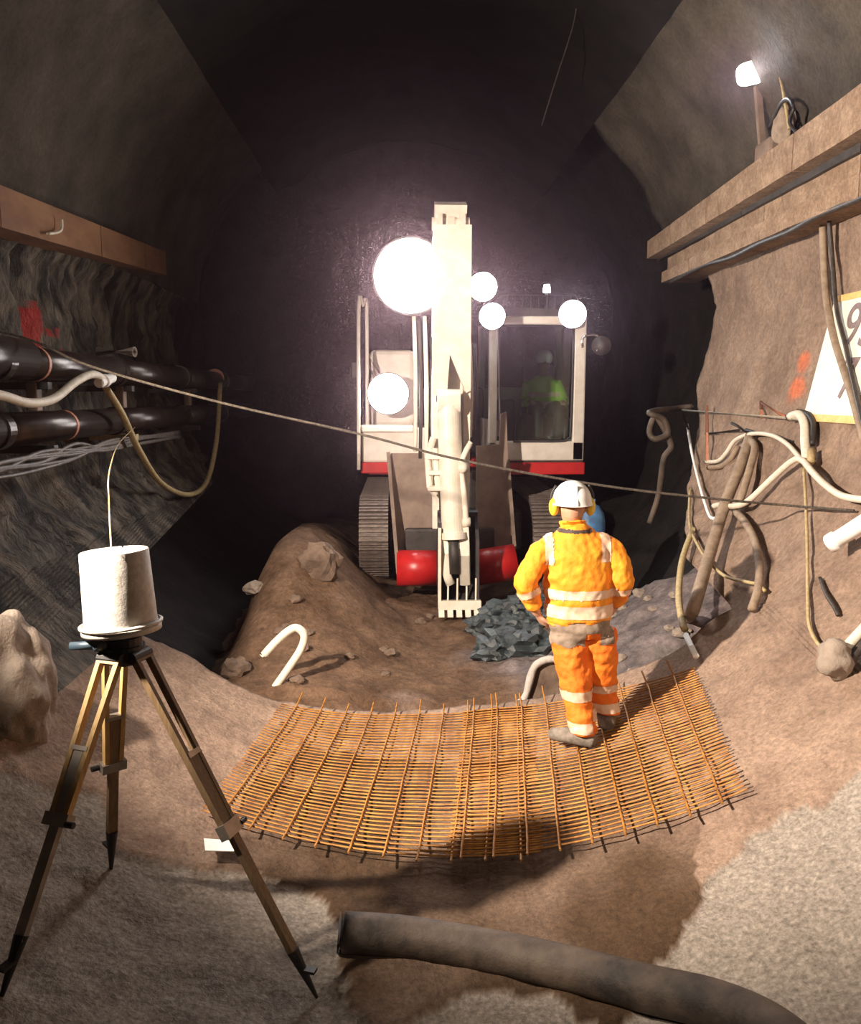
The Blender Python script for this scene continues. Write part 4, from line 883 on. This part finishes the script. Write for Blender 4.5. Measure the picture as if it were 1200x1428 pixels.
def lump(name, c, r, m, label, cat, seedv, sx=1, sy=1, sz=1, group=None, amp=.35, sub=3, fq=1.6, sm=False):
    bm = B_(); bmesh.ops.create_icosphere(bm, subdivisions=sub, radius=1)
    for v in bm.verts:
        n_ = v.co.normalized(); k = 1 + amp * noise.fractal(n_ * fq + Vector((seedv * 7.3, seedv, 2)), 1, 2, 3)
        v.co = Vector((n_.x * sx, n_.y * sy, n_.z * sz)) * k * r
    for v in bm.verts: v.co += Vector(c)
    return tag(obj(name, bm, m, smooth=sm), label, cat, group)
lump('sandbag', X_(1164, 918, .13), .085, 'rock_pale', 'pale crumpled bag at the foot of the tan line', 'bag', 3, 1, 1.2, 1.2, sm=True)
hose('water_hose', 'hose_white', [X_(1160, 922, .12), X_(1175, 908, .12), X_(1192, 890, .12), X_(1215, 865, .12)], .03, 'pale hose leaving the crumpled bag toward the picture edge', group=G)
hose('water_hose', 'cable_black', [X_(1164, 938, .07), X_(1180, 928, .09), X_(1198, 905, .09), X_(1220, 878, .09)], .026, 'black hose under the pale hose at the crumpled bag', group=G)
hose('wire', 'cable_black', [X_(1143, 806, .05), X_(1152, 830, .06), X_(1162, 846, .05), X_(1168, 858, .04)], .012, 'short black wire below the stubby white pipe', 'wire')
# tangle hanging in the dark behind the frame
hose('cable_coil', 'rubber_dark', [X_(968, 566, .04), X_(940, 570, .25), P(905, 575, 8.6), P(925, 585, 8.55), P(930, 605, 8.55), P(912, 612, 8.55), P(905, 600, 8.6), P(915, 582, 8.6), P(935, 620, 8.6), P(925, 640, 8.6), P(918, 690, 8.7), P(905, 730, 8.7)], .03, 'muddy coil of hose hanging in the dark behind the steel bar rack', 'hose', seg=8)

# ------------------------------------------------------------------ GROUND OBJECTS
hose('bent_pipe', 'hose_white', [P(366, 916, 6.62), P(384, 896, 6.65), P(402, 880, 6.68), P(414, 876, 6.7), P(424, 886, 6.7), P(419, 906, 6.7), P(398, 938, 6.68), P(384, 958, 6.66), P(368, 985, 6.62)], .033, 'bent white pipe sticking out of the dirt like a cane', 'pipe', seg=10)
pl = [(698, 1012), (710, 988), (730, 976), (742, 936), (752, 924), (768, 919), (786, 926), (796, 1010)]
bm = B_(); fa = [bm.verts.new(P(x, y, 6.42 + .12 * (1 - (y - 919) / 90)) - Vector((0, 0, .02))) for x, y in pl]; bk_ = [bm.verts.new(v.co + Vector((.10, .32, -.05 if v.co.z > .25 else 0))) for v in fa]
bm.faces.new(fa); bm.faces.new(bk_[::-1])
for i in range(len(fa)): bm.faces.new((fa[i], bk_[i], bk_[(i + 1) % len(fa)], fa[(i + 1) % len(fa)]))
SL = tag(obj('broken_slab', bm, 'rock'), 'upright broken slab with pale edge behind the worker legs', 'slab')
bm = B_(); tube(bm, smoothpath([P(x, y, 6.40 + .12 * (1 - (y - 919) / 90)) for x, y in pl[:6] + [(780, 922)]], 4), [.03 + .012 * noise.noise(Vector((i * .5, 0, 0))) for i in range(25)], 8); obj('pale_edge', bm, 'slab_pale', SL, True)
rk = [(446, 800, .22, 'rock', 'pale brown boulder on the dirt heap left of the tracks', .9, .6, 1.1), (358, 826, .10, 'rock_pale', 'small pale stone on the dirt heap', 1.3, 1, .7), (330, 940, .12, 'rock', 'brown stone at the broken edge of the invert', 1, 1, .8), (612, 1002, .05, 'rock', 'small brown stone in front of the mesh far edge', 1.2, 1, .7)]
for i, (px, py, r, m, lb, sx, sy, sz) in enumerate(rk):
    Y = 6.3
    for _ in range(200):
        q = P(px, py, Y)
        if q.z <= gz(q.x, Y): break
        Y += .03
    lump('rock', Vector((q.x, Y, gz(q.x, Y) + r * .35)), r, m, lb, 'rock', i, sx, sy, sz, sub=3, fq=1.9)
for i in range(26):                                        # wet dark spoil by the bucket
    px = random.uniform(668, 765); py = random.uniform(818, 918)
    Y = 8.9 - (py - 815) / 105 * 1.35; q = P(px, py, Y); r = random.uniform(.09, .2)
    lump('wet_rock', Vector((q.x, Y, gz(q.x, Y) + r * .45)), r, 'rock_wet', 'wet black rock in the spoil pile beside the digging bucket', 'rock', i + 20, 1.2, 1, .75, 'wet rocks in the spoil pile', sub=3, amp=.5, fq=2.2)
for i in range(34):
    px = random.choice((random.uniform(350, 600), random.uniform(850, 960))); py = random.uniform(820, 985) if px > 700 else random.uniform(780, 990)
    Y = 6.3
    for _ in range(250):
        q = P(px, py, Y)
        if q.z <= gz(q.x, Y): break
        Y += .03
    r = random.uniform(.025, .06)
    lump('pebble', Vector((q.x, Y, gz(q.x, Y) + r * .3)), r, 'rock' if px < 700 else 'rock_pale', 'small brown stone on the dirt heap near the tracks' if px < 700 else 'small grey stone on the rubble at the foot of the lit wall', 'stone', i + 60, 1.2, 1, .7, 'stones on the dirt heap' if px < 700 else 'stones below the lit wall', sub=2)
lc2 = S(25, 985, .12)
lump('concrete_lump', lc2 + Vector((-.12, .05, .02)), .36, 'rock_pale', 'big pale lump of concrete at the foot of the rock wall', 'rock', 5, .75, .8, 1.15, amp=.22, sub=5, sm=True)
bx_, by_ = P(822, 700, 8.1).x, 8.1; bz0, bz1 = gz(bx_, by_) - .01, P(822, 698, 8.1).z
GC = thing('gas_cylinder', 'blue gas cylinder standing on the dirt just behind the worker', 'gas cylinder', (bx_, by_, bz0))
bm = B_(); hh = bz1 - bz0; lathe(bm, (bx_, by_, bz0), [(.0005, 0), (.14, 0), (.15, .02), (.15, hh - .2), (.135, hh - .12), (.09, hh - .05), (.045, hh - .03), (.0005, hh - .03)], 28); obj('cylinder_body', bm, 'blue_plastic', GC, True)
bm = B_(); cyl(bm, (bx_, by_, bz1 - .035), (bx_, by_, bz1 + .02), .035, .03, 14); cyl(bm, (bx_ - .05, by_, bz1), (bx_ + .05, by_, bz1), .014, seg=10); obj('valve_cap', bm, 'blue_plastic', GC)
